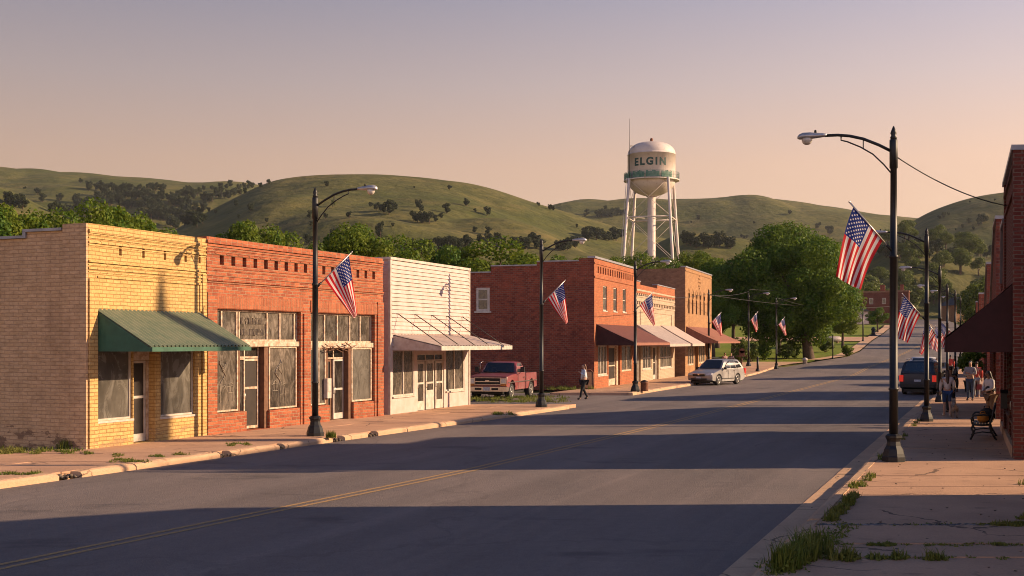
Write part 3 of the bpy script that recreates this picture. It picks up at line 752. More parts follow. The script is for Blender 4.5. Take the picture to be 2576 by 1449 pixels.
door(T, (b.X(832), b.X(855), .03, zl2 - .45), .34, M['brown_wood'], M['door_dark'], .07, .0, .1, False)
door(T, (b.X(858), b.X(883), .03, zl2 - .45), .3, M['white_trim'], M['glass_dark'], .06, .5, .2)
window(T, (b.X(832), b.X(884), zl2 - .43, zl2 - .053), .3, M['old_wood'], M['glass_dark'], .05, vs=(.5,), name='door_light')
mb = MB(); mb.box(b.X(826) + .002, b.X(831), .1, .34, 0, zl2 - .053); mb.box(b.X(884), b.X(890), .12, .36, 0, zl2 - .053); mb.box(b.X(827), b.X(890), .401, .43, 0, zl2); mb.build('door_frame', M['brown_wood'], T)
mb = MB(); mb.box(b.X(822), b.X(832), -.03, .12, b.Z(822, 1002), b.Z(822, 952)); mb.box(b.X(823), b.X(831), -.045, -.03, b.Z(823, 985), b.Z(823, 962)); mb.build('notice_box', M['white_trim'], T)
mb = MB(); rnd = random.Random(3)         # splintered wood hanging over the second doorway
for k in range(16):
    x = b.X(845) + rnd.uniform(-.7, .9); z = zl2 + rnd.uniform(-.12, .05)
    mb.bar((x, -.02 - rnd.random() * .08, z), (x + rnd.uniform(-.4, .4), -.05 - rnd.random() * .12, z + rnd.uniform(-.12, .1)), rnd.uniform(.02, .06), .02)
mb.build('broken_sign_board', M['brown_wood'], T); STROKE_T = (T, b, w1, w2, bay1[3])

WASH = plain('faded whitewash on glass', (.44, .38, .30), .8, 0, .45, 9)
def strokes(x0, x1, z0, z1, y, kind, seed):
    rnd = random.Random(seed); mb = MB(); w = x1 - x0; h = z1 - z0
    def line(pts, t): 
        for p, q in zip(pts, pts[1:]): mb.bar((x0 + p[0] * w, y, z0 + p[1] * h), (x0 + q[0] * w, y, z0 + q[1] * h), t, .006)
    if kind == 'rows':                               # two rows of blurred, unreadable letters
        for r0 in (.60, .18):
            x = .04; mb = MB() if r0 < .5 else mb
            while x < .93:
                lw = rnd.uniform(.035, .07); t = rnd.uniform(.03, .05)
                line([(x, r0), (x + rnd.uniform(-.01, .01), r0 + .24)], t)
                if rnd.random() < .8: line([(x + lw, r0), (x + lw, r0 + .24)], t)
                if rnd.random() < .7: line([(x, r0 + rnd.choice((.0, .12, .24))), (x + lw, r0 + rnd.choice((0, .12, .24)))], t)
                x += lw + rnd.uniform(.03, .06)
            if r0 > .5: mb.build('faded_paint', WASH, T)
    else:                                            # chair backs, rails and loose shapes
        for cx in (.2, .5, .8):
            if rnd.random() < .9:
                b0 = rnd.uniform(.04, .12); t = rnd.uniform(.018, .03)
                line([(cx - .1, b0), (cx - .11, b0 + .16), (cx - .08, b0 + .30), (cx, b0 + .33), (cx + .08, b0 + .30), (cx + .11, b0 + .16), (cx + .1, b0)], t); line([(cx - .11, b0 + .15), (cx + .11, b0 + .15)], t); line([(cx - .03, b0 + .16), (cx - .02, b0 + .32)], t * .8); line([(cx + .04, b0 + .16), (cx + .03, b0 + .32)], t * .8)
        px_ = rnd.uniform(.25, .55); line([(px_ + .12 * math.sin(k * .9 + seed), .4 + k * .06) for k in range(8)], .05); line([(px_ + .1 + .08 * math.cos(k * .8), .55 + k * .03) for k in range(9)], .03)
        for k in range(5): a = rnd.uniform(.05, .8); line([(a, .36 + rnd.uniform(0, .05)), (a + rnd.uniform(.06, .16), .37 + rnd.uniform(0, .05))], .03)
    return mb.build('faded_paint', WASH, T)
T, b, w1_, w2_, bt = STROKE_T
strokes(b.X(616), b.X(680), b.Z(540, 855), bt - .1, .162, 'rows', 3); strokes(w1_[0] + .1, w1_[1] - .1, w1_[2] + .1, w1_[3] - .1, .132, 'chairs', 5); strokes(w2_[0] + .1, w2_[1] - .1, w2_[2] + .1, w2_[3] - .1, .132, 'chairs', 8)
# --- white clapboard shop
b = Bld('clapboard_shop', 'white clapboard shop with a rod hung tin awning', (981, 1043), (1180, 1018)); T = b.t; L = b.L; H = b.Z(981, 646)
za = b.Z(988, 880)
wl = (b.X(988), b.X(1042), b.Z(988, 998), za); wr = (b.X(1122), b.X(1168), b.Z(1122, 984), za)
ds = [(b.X(1050), b.X(1070)), (b.X(1073), b.X(1094)), (b.X(1097), b.X(1117))]
zd = b.Z(1050, 890)
holes = [(wl[0], wl[1], wl[2], wl[3], .12), (ds[0][0], ds[2][1], .0, zd, .12), (wr[0], wr[1], wr[2], wr[3], .12)]
mb = MB(); facade(mb, 0, L, -.12, za + .15, holes, depth=.12)
z = za + .15; nb = 21; bh = (H - .12 - z) / nb; rnd = random.Random(9)
for i in range(nb):               # lapped boards
    z0 = z + i * bh; o = .05; x0 = .06; w = rnd.uniform(-.006, .006)
    mb.add([(x0, -o + w, z0), (L - .06, -o + w, z0), (L - .06, -.002, z0 + bh), (x0, -.002, z0 + bh), (x0, .01, z0), (L - .06, .01, z0)], [(0, 1, 2, 3), (0, 4, 5, 1)])
mb.quad((0, .012, z), (L, .012, z), (L, .012, H), (0, .012, H))
mb.build('front_wall', M['white_paint'], T)
mb = MB(); nb2 = 46; bh = (H - .1) / nb2
for i in range(nb2):
    z0 = i * bh - .05
    mb.add([(-.022, .06, z0), (-.022, 10, z0), (-.002, 10, z0 + bh), (-.002, .06, z0 + bh), (.01, .06, z0), (.01, 10, z0)], [(3, 2, 1, 0), (1, 5, 4, 0)])
    mb.add([(L + .022, .06, z0), (L + .022, 10, z0), (L + .002, 10, z0 + bh), (L + .002, .06, z0 + bh), (L - .01, .06, z0), (L - .01, 10, z0)], [(0, 1, 2, 3), (0, 4, 5, 1)])
mb.quad((.01, .02, -.1), (.01, 10, -.1), (.01, 10, H), (.01, .02, H)); mb.quad((L - .011, .02, -.1), (L - .011, 10, -.1), (L - .011, 10, H), (L - .011, .02, H)); mb.quad((0, 10, -.1), (L, 10, -.1), (L, 10, H), (0, 10, H))
mb.build('side_wall', M['white_paint'], T)
mb = MB(); mb.box(-.04, .06, -.04, .058, -.1, H - .1); mb.box(L - .06, L + .04, -.04, .058, -.1, H - .1); mb.box(-.06, L + .06, -.06, .3, H - .098, H); mb.build('corner_board', M['white_trim'], T)
roof(T, L, 10, H - .4)
window(T, (wl[0], wl[1], wl[2], wl[3]), .02, M['white_trim'], M['glass_tan'], .06, vs=(.52,), sill=.04)
window(T, (wr[0], wr[1], wr[2], wr[3]), .02, M['white_trim'], M['glass_tan'], .06, vs=(.49,), sill=.04)
for (xa, xb), k in zip(ds, (.35, .75, .35)): door(T, (xa + .01, xb - .01, .02, zd - .3), .03, M['white_trim'], M['glass_tan'], .09, .55, k)
window(T, (ds[0][0] + .004, ds[2][1] - .004, zd - .29, zd - .004), .04, M['white_trim'], M['glass_dark'], .05, vs=(.34, .68), name='door_light')
zt = b.Z(988, 842); out = 1.95
aw = awning(T, b.X(988), L - .03, out, zt, za - .02, .16, M['pale_tin'], M['white_trim'], 26, .012, True)
for px in (998, 1043, 1085, 1123, 1161):
    x = b.X(px); r = MB(); r.tube([(x, -.02, b.Z(998, 788)), (x, -out + .1, za + .17)], .018, 6); r.lathe([(.05, -.03), (.05, .0)], 8, (x, -.0, b.Z(998, 788)), 'y'); r.build('support_rod', M['rod'], aw)

# --- two storey brick block
b = Bld('brick_building', 'two storey red brick corner building with a maroon awning', (1495, 978), (1598, 962), 'building'); T = b.t; L = b.L; H = b.Z(1495, 649)
g = []
ws = [b.rect(1517, 1527, 719, 781), b.rect(1543, 1552, 723, 783), b.rect(1566.5, 1575, 726, 785)]
holes = [(*w, .14) for w in ws]
sx = [b.X(1505) + (b.X(1590) - b.X(1505)) * i / 15 for i in range(16)]
for x in sx: holes.append((x - .14, x + .14, b.Z(1504, 687), b.Z(1504, 670), .14, 1))
zg = b.Z(1504, 868)
gw1 = (b.X(1504), b.X(1528), b.Z(1504, 945), zg); gd = (b.X(1531), b.X(1560), 0, zg); gw2 = (b.X(1564), b.X(1590), b.Z(1564, 935), zg)
holes += [(*gw1, .16), (*gd, .3), (*gw2, .16)]
mb = MB(); facade(mb, 0, L, -.12, H, holes, depth=.16); shell(mb, L, 14, H, left=False)
mb.box(.003, L - .003, -.05, .01, b.Z(1500, 695) - .1, b.Z(1500, 695)); mb.box(.003, L - .003, -.04, .01, b.Z(1500, 664), b.Z(1500, 664) + .08); mb.build('front_wall', M['front_brick'], T)
mb = MB(); nb3 = [(.9, H), (3.4, H - .16), (6.2, H - .36), (14, H - .72)]
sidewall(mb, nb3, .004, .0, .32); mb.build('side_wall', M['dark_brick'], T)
mb = MB(); mb.box(-.04, L + .03, -.07, .38, H, H + .12); mb.build('coping', M['coping'], T); y0 = .9
for y1, z in nb3[1:]: mb = MB(); mb.box(-.04, .36, y0 + .002, y1, z, z + .07); mb.build('coping', M['coping'], T); y0 = y1
roof(T, L, 14, H - .9)
for w in ws: window(T, w, .05, M['white_trim'], M['glass_grey'], .06, hs=(.5,), sill=.06)
window(T, gw1, .04, M['white_trim'], M['glass_tan'], .09, vs=(.35, .68), sill=.05, name='shop_window'); window(T, gw2, .04, M['old_wood'], M['glass_tan'], .1, vs=(.5,), name='shop_window')
door(T, (gd[0] + .4, gd[1] - .5, .02, 2.4), .2, M['old_wood'], M['door_dark'], .12, .5, .4); mb = MB(); mb.box(gd[0] + .004, gd[0] + .39, .12, .28, 0, zg - .01); mb.box(gd[1] - .49, gd[1] - .004, .12, .28, 0, zg - .01); mb.box(gd[0] + .39, gd[1] - .49, .12, .28, 2.41, zg - .01); mb.build('door_frame', M['old_wood'], T)
awning(T, b.X(1500), L - .1, 2.3, b.Z(1500, 815), zg - .02, .16, M['red_awning'], M['rust_awning'], 0, sidemat=M['dark_awning'])
def sidewin(y0, y1, z0, z1):           # white framed sash in the side wall that faces down the street
    mb = MB(); e = -.05; f = .13
    mb.box(e, .02, y0, y1, z1 - f, z1); mb.box(e, .02, y0, y1, z0, z0 + f); mb.box(e + .002, .02, y0, y0 + f, z0 + f, z1 - f); mb.box(e + .002, .02, y1 - f, y1, z0 + f, z1 - f)
    mb.box(e + .01, .02, y0 + f, y1 - f, (z0 + z1) / 2 - .04, (z0 + z1) / 2 + .04); mb.box(e - .08, .02, y0 - .1, y1 + .1, z0 - .1, z0 - .002)
    w = mb.build('window', M['white_trim'], T); p = MB(); p.box(-.024, -.004, y0 + .06, y1 - .06, z0 + .06, z1 - .06); p.build('pane', M['glass_dark'], w)
def side_y(px):                        # photo column -> distance back along the side wall
    n = Vector((-b.d.y, b.d.x, 0)); t = (px - CX) / F; return (t * b.a.y - b.a.x) / (n.x - t * n.y)
y1_, y0_ = side_y(1199), side_y(1232); Yw = b.a.y + b.d.x * (y0_ + y1_) / 2
sidewin(y0_, y1_, HC - (783 - HY) / F * Yw - SW, HC - (724 - HY) / F * Yw - SW)

# --- cream painted shop
b = Bld('brick_shop', 'low cream painted brick shop with corbelled bands between taller brick buildings', (1600.5, 962), (1697, 947)); T = b.t; L = b.L; H = b.Z(1600, 707)
zg = b.Z(1600, 866); gws = [b.rect(1617, 1639, 868, 930), b.rect(1661, 1690, 866, 927)]
holes = [(w[0], w[1], w[2], zg - .02, .16) for w in gws] + [(b.X(1602.5), b.X(1612), 0, zg - .02, .25), (b.X(1643), b.X(1657), 0, zg - .02, .3)]
for zt_, zb_ in ((b.Z(1603, 731), b.Z(1603, 742)), (b.Z(1603, 757), b.Z(1603, 766))):
    for i in range(22):
        x = .35 + (L - .7) * i / 21; holes.append((x - .17, x + .17, zb_, zt_, .12, 1))
mb = MB(); facade(mb, 0, L, -.12, H - .75, holes, depth=.16); shell(mb, L, 14, H - .751)
for py, o in ((729, .05), (744, .04), (755, .05), (768, .04)): mb.box(.003, L - .003, -o, .01, b.Z(1603, py) - .06, b.Z(1603, py) + .06)
mb.box(1.2, 1.4, -.04, .01, zg + .9, b.Z(1603, 780)); mb.box(L - 1.4, L - 1.2, -.04, .01, zg + .9, b.Z(1603, 780)); mb.box(1.4, L - 1.4, -.0402, .01, b.Z(1603, 783), b.Z(1603, 779)); mb.build('front_wall', M['cream_brick'], T)
mb = MB(); mb.box(.002, L - .002, -.02, .3, H - .75, H - .18); mb.box(.002, 1.2, -.02, .3, H - .18, H); mb.box(L * .5, L - .002, -.02, .3, H - .18, H + .05); mb.build('parapet', M['front_brick'], T)
mb = MB(); mb.box(L * .5 - .05, L, -.06, .34, H + .051, H + .12); mb.build('coping', M['coping'], T); mb = MB(); mb.box(0, 1.2, -.06, .34, H, H + .06); mb.build('coping', M['coping'], T); roof(T, L, 14, H - .8)
for w in gws: window(T, (w[0], w[1], w[2], zg - .02), .04, M['white_trim'], M['glass_grey'], .1, vs=(.35, .6), hs=(.45,), sill=.05, name='shop_window')
for a_, c_ in ((b.X(1602.5), b.X(1612)), (b.X(1643), b.X(1657))):
    door(T, (a_ + .15, c_ - .15, .02, 2.35), .2, M['white_trim'], M['door_dark'], .12, .5, .3); mb = MB(); mb.box(a_ + .004, a_ + .148, .15, .28, 0, zg - .03); mb.box(c_ - .148, c_ - .004, .15, .28, 0, zg - .03); mb.box(a_ + .15, c_ - .15, .15, .28, 2.36, zg - .03); mb.build('door_frame', M['white_trim'], T)
zt_ = b.Z(1602, 816)
awning(T, .1, b.X(1660), 2.2, zt_, zg - .15, .18, M['grey_tin'], M['pale_tin'], 0)
awning(T, b.X(1662), L + .1, 2.3, zt_ + .05, zg - .15, .18, M['pale_tin'], M['pale_tin'], 0)

# --- tan two storey block
b = Bld('brick_building', 'tall tan brick building with narrow arched windows and a rust awning', (1724, 945.5), (1790, 935.5), 'building'); T = b.t; L = b.L; H = b.Z(1724, 672)
ws = [(1731 + 9.55 * i) for i in range(6)]; holes = []; wr_ = []
for px in ws:
    x = b.X(px + 2); z1, z0 = b.Z(1731, 737), b.Z(1731, 788)
    holes.append((x - .33, x + .33, z0, z1, .25)); wr_.append((x - .33, x + .33, z0, z1))
zg = b.Z(1728, 862); gws = [(b.X(1730), b.X(1746), b.Z(1730, 920), zg), (b.X(1758), b.X(1774), b.Z(1758, 915), zg)]
holes += [(*w, .16) for w in gws] + [(b.X(1748), b.X(1756), 0, zg, .3), (b.X(1776), b.X(1785), 0, zg, .3)]
mb = MB(); facade(mb, 0, L, -.12, H, holes, depth=.25); shell(mb, L, 16, H, left=False)
for x0, x1, z0, z1, *_ in holes[:6]: mb.lathe([(.36, -.03), (.46, -.03), (.46, .02), (.36, .02)], 18, ((x0 + x1) / 2, 0, z1 - .06), 'y', smooth=False, cap=False)
mb.box(.003, L - .003, -.04, .01, H - .3, H - .2)
xe, ze = b.X(1759), b.Z(1759, 711)
for dx, dz in ((-.5, 0), (.5, 0), (0, 0), (-.25, .3), (.25, .3), (-.25, -.3), (.25, -.3), (0, .55), (0, -.5)): mb.box(xe + dx - .14, xe + dx + .14, -.05, .01, ze + dz - .05, ze + dz + .05)
mb.build('front_wall', M['tan_brick'], T)
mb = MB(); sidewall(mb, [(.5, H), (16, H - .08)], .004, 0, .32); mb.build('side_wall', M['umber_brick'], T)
mb = MB(); mb.box(-.04, L + .03, -.06, .36, H, H + .1); mb.build('coping', M['coping'], T); roof(T, L, 16, H - .9)
for w in wr_: window(T, w, .16, M['brown_wood'], M['door_dark'], .06, hs=(.5,))
for w in gws: window(T, w, .04, M['old_wood'], M['glass_tan'], .14, vs=(.33, .67), name='shop_window')
for a_, c_ in ((b.X(1748), b.X(1756)), (b.X(1776), b.X(1785))): door(T, (a_ + .06, c_ - .06, .02, zg - .1), .2, M['brown_wood'], M['door_dark'], .12, .5, .3)
awning(T, b.X(1726), L + .05, 2.5, b.Z(1726, 821), zg - .05, .14, M['rust_awning'], M['rust_awning'], 0)
# ------------------------------------------------------------------ buildings on the right (seen edge on, their gaps let the sun through)
class RB(Bld):
    def __init__(s, name, label, far, near, cat='shop'):
        s.a = Vector((*far, SW)); s.b = Vector((*near, SW)); s.a.z = s.b.z = rise(near[1]) + SW; d = s.b - s.a; s.L = d.length; s.d = d.normalized(); s.z = s.a.z
        s.t = thing(name, label, cat, tuple(s.a), math.atan2(d.y, d.x))
def right_shop(label, y0, y1, H, mat, depth=4.2, aw=None, off=0.0, wins=3, low=None, run=None):
    b = RB('brick_shop', label, (wallR(y1) + off, y1), (wallR(y0) + off, y0)); T = b.t; L = b.L
    n = wins; zg = 2.75; holes = []
    for i in range(n):
        x0 = .7 + (L - 1.4) * i / n + .12; x1 = .7 + (L - 1.4) * (i + 1) / n - .12
        holes.append((x0, x1, .02 if i == n // 2 else .75, zg, .16))
    Hl = low or H; xt = run if run else L * .55
    def skew(o):                                        # side walls sheared along the sunlight to keep gaps and flag lit
        for v in o.data.vertices: v.co.x -= .379 * max(0, v.co.y)
        o.data.update(); return o
    mb = MB(); facade(mb, 0, L, -.2, Hl, holes, depth=.16); shell(mb, L, depth, Hl, zb=-.2)
    if low: mb.prism([(.02, Hl - .01), (L - .004, Hl - .01), (L - .004, H), (xt, H)], .004, depth)  # roofline sloped so the shop's shadow tapers across the road
    for z, o in ((Hl - .25, .06), (Hl - .8, .05), (3.6, .04)): mb.box(.004, L - .004, -o, .012, z - .09, z)
    mb.box(L - .55, L + .04, -.05, .3, -.2, H + .002); mb.box(-.04, .45, -.05, .3, -.2, Hl + .002)
    skew(mb.build('wall', mat, T))
    for i, h in enumerate(holes):
        if i == n // 2: door(T, (h[0] + .02, h[1] - .02, .03, zg - .02), .08, M['brown_wood'], M['door_dark'], .12, .5, .3)
        else: window(T, (h[0], h[1], h[2], h[3]), .05, M['brown_wood'], M['glass_dark'], .07, vs=(.5,), sill=.04, name='shop_window')
    if low:
        c = MB(); d_ = Vector((xt, 0, H - Hl)).normalized(); c.obox(Vector((xt / 2, .13, (H + Hl) / 2 + .06)), d_, Vector((0, 1, 0)), d_.cross(Vector((0, 1, 0))), math.hypot(xt, H - Hl) / 2, .2, .05); skew(c.build('coping', M['coping'], T))
    c = MB(); c.box(xt if low else -.08, L + .08, -.09, .36, H + .004, H + .12); skew(c.build('coping', M['coping'], T))
    c = MB(); c.box(.46, L - .56, -.07, .008, -.2, .26); c.build('plinth', M['kerb'], T)
    if not low: mb = MB(); mb.box(.3, L - .3, .32, depth - .3, H - .95, H - .8); skew(mb.build('roof', M['tar_roof'], T))
    if aw: awning(T, L - aw[0], L - aw[1], aw[2], aw[3], aw[4], aw[5], aw[6], aw[7], 0)
    return b
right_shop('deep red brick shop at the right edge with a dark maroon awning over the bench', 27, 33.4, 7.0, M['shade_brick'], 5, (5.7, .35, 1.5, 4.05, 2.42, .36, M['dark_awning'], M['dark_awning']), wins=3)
right_shop('narrow brick shop with a parapet sloped to taper its shadow joined to the far end of the edge shop', 33.46, 36.4, 6.0, M['dark_brick'], 5, None, 0, 1, 4.4, .8)
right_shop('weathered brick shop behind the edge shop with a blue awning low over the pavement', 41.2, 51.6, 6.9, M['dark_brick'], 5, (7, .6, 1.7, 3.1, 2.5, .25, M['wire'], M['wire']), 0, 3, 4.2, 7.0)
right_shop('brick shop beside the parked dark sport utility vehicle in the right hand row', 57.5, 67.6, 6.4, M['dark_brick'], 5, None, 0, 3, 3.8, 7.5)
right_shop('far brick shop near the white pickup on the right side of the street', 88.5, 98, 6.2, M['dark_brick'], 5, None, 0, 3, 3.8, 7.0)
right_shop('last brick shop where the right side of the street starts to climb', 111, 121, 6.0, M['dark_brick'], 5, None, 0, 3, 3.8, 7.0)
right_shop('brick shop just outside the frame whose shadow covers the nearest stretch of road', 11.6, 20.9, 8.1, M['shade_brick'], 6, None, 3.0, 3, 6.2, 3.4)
b = RB('shadow_church', 'unseen brick building added behind the right hand shops, its slim turret shaped to cast the spire shadow', (27, 38), (25, 33.4), 'shadow_church')  # unseen; added to throw the spire-shaped shadow on the yellow shop
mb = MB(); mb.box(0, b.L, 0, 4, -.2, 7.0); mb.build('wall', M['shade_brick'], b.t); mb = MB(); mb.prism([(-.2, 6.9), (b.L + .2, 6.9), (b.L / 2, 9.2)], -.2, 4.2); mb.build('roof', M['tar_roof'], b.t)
mb = MB(); sx = 3.6; mb.box(sx - .3, sx + .3, 1.7, 2.3, 7.5, 15.6); mb.lathe([(.55, 15.6), (.05, 18.4)], 4, (sx, 2, 0), smooth=False); mb.build('shadow_turret', M['tar_roof'], b.t)

# ------------------------------------------------------------------ street lamps and flags
def make_lamp():
    t = thing('street_lamp', 'x', 'street lamp', group='street lamps along the main street')
    mb = MB(); mb.lathe([(.25, 0), (.25, .10), (.235, .12), (.225, .17), (.20, .26), (.155, .33), (.14, .42), (.155, .47), (.175, .50), (.175, .54), (.12, .58)], 8, smooth=False); mb.build('base', M['black_iron'], t)
    mb = MB(); mb.lathe([(.092, .55), (.088, 1.5), (.105, 1.51), (.105, 1.55), (.086, 1.56), (.082, 4.3), (.098, 4.31), (.098, 4.36), (.074, 4.37), (.066, 6.2), (.085, 6.21), (.085, 6.8), (.07, 6.82)], 16); mb.build('pole', M['black_iron'], t)
    mb = MB(); mb.lathe([(.06, 6.82), (.075, 6.86), (.05, 6.9), (.07, 6.95), (.045, 7.02), (.012, 7.1)], 12); mb.build('finial', M['black_iron'], t)
    mb = MB(); mb.tube([(.06, 0, 6.58), (.3, 0, 6.72), (.62, 0, 6.87), (.9, 0, 6.95), (1.15, 0, 6.985), (1.42, 0, 6.99)], .032, 8); mb.build('arm', M['black_iron'], t)
    mb = MB(); mb.tube([(.06, 0, 6.12), (.2, 0, 6.3), (.42, 0, 6.53), (.68, 0, 6.7), (.95, 0, 6.83), (1.08, 0, 6.87), (1.08, 0, 6.95)], .017, 6); mb.bar((.62, 0, 6.66), (.62, 0, 6.85), .022); mb.build('brace', M['black_iron'], t)
    hd = MB(); n = 12; secs = [(1.38, .05, .05, 6.99), (1.46, .075, .062, 6.99), (1.6, .105, .08, 6.985), (1.75, .135, .10, 6.985), (1.88, .135, .10, 6.985), (1.96, .105, .08, 6.975), (2.0, .05, .04, 6.97)]
    vs = []
    for x, w, h, z in secs:
        for j in range(n):
            a = 2 * math.pi * j / n; s_ = math.sin(a); vs.append((x, w * math.cos(a), z + h * (s_ if s_ > 0 else s_ * .45)))
    fs = [(i * n + j, i * n + (j + 1) % n, (i + 1) * n + (j + 1) % n, (i + 1) * n + j) for i in range(len(secs) - 1) for j in range(n)] + [tuple(range(n)), tuple((len(secs) - 1) * n + j for j in range(n - 1, -1, -1))]
    hd.add(vs, fs, True); h = hd.build('lamp_head', M['lamp_grey'], t)
    l = MB(); l.lathe([(.115, 0), (.112, -.05), (.09, -.105), (.05, -.135), (.0001, -.14)], 14, (1.80, 0, 6.955)); l.build('lens', M['lamp_lens'], h)
    l = MB(); l.lathe([(.028, 0), (.028, .05), (.018, .065)], 8, (1.62, 0, 7.06)); l.build('photocell', M['black'], h)
    return t
def make_flag(style, seed):
    t = thing('flag', 'x', 'flag', group='flags on the street lamps'); rnd = random.Random(seed)
    mb = MB(); mb.tube([(.07, 0, -.02), (1.03, 0, .97)], .017, 8); mb.lathe([(.0, -.03), (.028, 0), (.0, .03)], 8, (1.05, 0, .99), cap=False); mb.build('flagstaff', M['staff'], t)
    mb = MB(); mb.tube([(.055, 0, -.035), (.17, 0, .085)], .032, 8); mb.build('bracket', M['black_iron'], t)
    A = Vector((.96, 0, .88)); B = Vector((.27, 0, .17)); nu, nw = 40, 39
    fA, fB = (Vector((.24, 0, -1.72)), Vector((.84, 0, -1.10))) if style == 'narrow' else (Vector((.06, 0, -1.66)), Vector((.62, 0, -1.22))) if style == 'limp' else (Vector((.50, 0, -1.44)), Vector((.58, 0, -1.02)))
    amp = .055 if style == 'wide' else .10 if style == 'narrow' else .14; ph = rnd.uniform(0, 6)
    vs = []; uv = []
    for i in range(nu + 1):
        u = i / nu
        for j in range(nw + 1):
            w = j / nw; h = A + (B - A) * w; f = fA + (fB - fA) * w
            bend = Vector((.16 * (u * (1 - u)) * (1 - .6 * w), 0, .10 * u * (1 - u))) if style == 'wide' else Vector((-.14 * u * (1 - u) * (w - .25), 0, .05 * u * (1 - u)))
            y = amp * u ** .8 * math.sin(ph + w * (5 if style == 'wide' else 9.5) + u * 2.2) + .03 * u * math.sin(ph * 2 + w * 15 - u * 5)
            vs.append(h + f * u + bend + Vector((.25 * y * u, y, 0))); uv.append((u, w))
    m = nw + 1; mb = MB(); mb.add(vs, [(i * m + j, i * m + j + 1, (i + 1) * m + j + 1, (i + 1) * m + j) for i in range(nu) for j in range(nw)], True); mb.uv = uv
    mb.build('cloth', M['flag'], t, fix=False)
    return t
LAMP = make_lamp(); FLAGN = [make_flag('narrow', 1), make_flag('narrow', 5), make_flag('limp', 3), make_flag('narrow', 9)]; FLAGW = [make_flag('wide', 2), make_flag('wide', 8), make_flag('narrow', 12)]
used = set(); rf = random.Random(3)
def first(o):
    if o.name in used: return copy_tree(o)
    used.add(o.name); return o
AL = math.atan2(-.372, .928); AR = math.atan2(.372, -.928); FLL = math.atan2(.30, .95); FLR = math.atan2(-.26, -.96)
def place_lamp(px, Y, H, left, label, flabel, style=0, fz=4.4, fs=1.0):
    X = (px - CX) / F * Y; z = rise(Y) + SW; k = H / 7.08
    o = first(LAMP); o.location = (X, Y, z); o.rotation_euler = (0, 0, AL if left else AR); o.scale = (k, k, k); o['label'] = label
    if flabel:
        f = first((FLAGN if left else FLAGW)[style]); f.location = (X, Y, z + fz * k); f.rotation_euler = (rf.uniform(-.05, .05), rf.uniform(-.07, .07), (FLL if left else FLR) + rf.uniform(-.14, .14)); kk = fs * k; f.scale = (kk, kk, kk); f['label'] = flabel
place_lamp(793, 33.7, 7.0, True, 'black street lamp in front of the red brick shop with two bays', 'flag on the lamp in front of the two bay red brick shop', 0, 4.3)
place_lamp(1362, 48.7, 6.85, True, 'black street lamp at the grassy pavement corner by the pink pickup', 'flag on the corner lamp in front of the dark brick side wall', 1, 4.42, .97)
place_lamp(1598, 63.8, 7.0, True, 'black street lamp at the corner of the two storey red brick building', 'flag hanging in front of the cream painted shop', 0, 4.5, .97)
place_lamp(1783, 95, 6.85, True, 'black street lamp by the rust awning above the silver wagon', 'flag beside the tan brick building above its rust awning', 1, 4.25, 1.05)
place_lamp(1883, 112, 6.9, True, 'thin street lamp standing back against the dark foliage of the big tree', 'small flag hanging folded against the dark foliage of the big tree', 2, 4.3, .98)
place_lamp(1953, 107, 6.4, True, 'street lamp at the far pavement corner below the big tree', 'flag on the far corner lamp below the big tree', 3, 4.25, .98)
place_lamp(2248, 26.6, 7.45, False, 'tallest black street lamp, nearest on the right pavement with the big flag', 'largest flag, hanging from the nearest lamp on the right', 0, 4.5, 1.0)
place_lamp(2331, 39.9, 6.45, False, 'second black street lamp on the right, beside the woman with the dog', 'second flag on the right, over the roof of the dark sport utility vehicle', 1, 3.75, .98)
place_lamp(2364, 52.8, 6.05, False, 'third black street lamp on the right, behind the woman with the dog', 'third flag on the right, partly hidden by a lamp pole', 2, 3.3, 1.0)
place_lamp(2383, 73, 6.2, False, 'fourth street lamp on the right, rising behind the white pickup', 'fourth flag on the right, partly hidden behind a pole', 1, 3.2, 1.0)
place_lamp(2403, 97, 6.9, False, 'fifth street lamp on the right, standing where the pavement begins to climb', 'farthest flag on the right above the tip of the maroon awning', 0, 3.3, 1.25)
place_lamp(2416, 124, 6.6, False, 'sixth street lamp on the right, thin against the green wood', None)
place_lamp(2095, 120, 2.9, True, 'low lamp post on the lawn beside the big tree', None) if False else None

# ------------------------------------------------------------------ water tower
TX, TY = 23.4, 200.0; tz = rise(TY); mpp = TY / F
T = thing('water_tower', 'white water tower with green railing and dark green ELGIN lettering', 'water tower', (TX, TY, 0))
Zp = lambda py: HC - (py - HY) * mpp
zr, zc, zt_, zb_ = Zp(391), Zp(452), Zp(359), Zp(494); Rt = 4.0
mb = MB(); prof = [(.66 + .02, zb_)]
for i in range(1, 11):
    a = math.pi / 2 * i / 10; prof.append((max(.68, Rt * math.sin(a)), zc - (zc - zb_) * math.cos(a)))
prof += [(Rt, zr), (Rt + .03, zr), (Rt + .03, zr + .07), (Rt, zr + .07)]
for i in range(1, 12):
    a = math.pi / 2 * i / 11; prof.append((max(.01, Rt * math.cos(a) ** .72), zr + .07 + (zt_ - zr) * math.sin(a)))
mb.lathe(prof, 48); mb.build('tank', M['tower_white'], T)
mb = MB(); mb.lathe([(.32, zt_ - .1), (.32, zt_ + .25), (.2, zt_ + .3), (.28, zt_ + .45), (.22, zt_ + .7), (.02, zt_ + .8)], 10); mb.build('vent_cap', M['rust'], T)
mb = MB(); mb.lathe([(.9, zb_ - .05), (.9, zb_ + .12), (.68, zb_ + .13)], 20); mb.lathe([(.67, tz - .2), (.67, zb_ + .05)], 20); mb.build('riser_pipe', M['tower_white'], T)
mb = MB(); mb.lathe([(Rt - .1, zc - .28), (Rt + .66, zc - .28), (Rt + .66, zc - .12), (Rt - .1, zc - .12)], 48, smooth=False, cap=False); mb.build('catwalk', M['tower_white'], T)
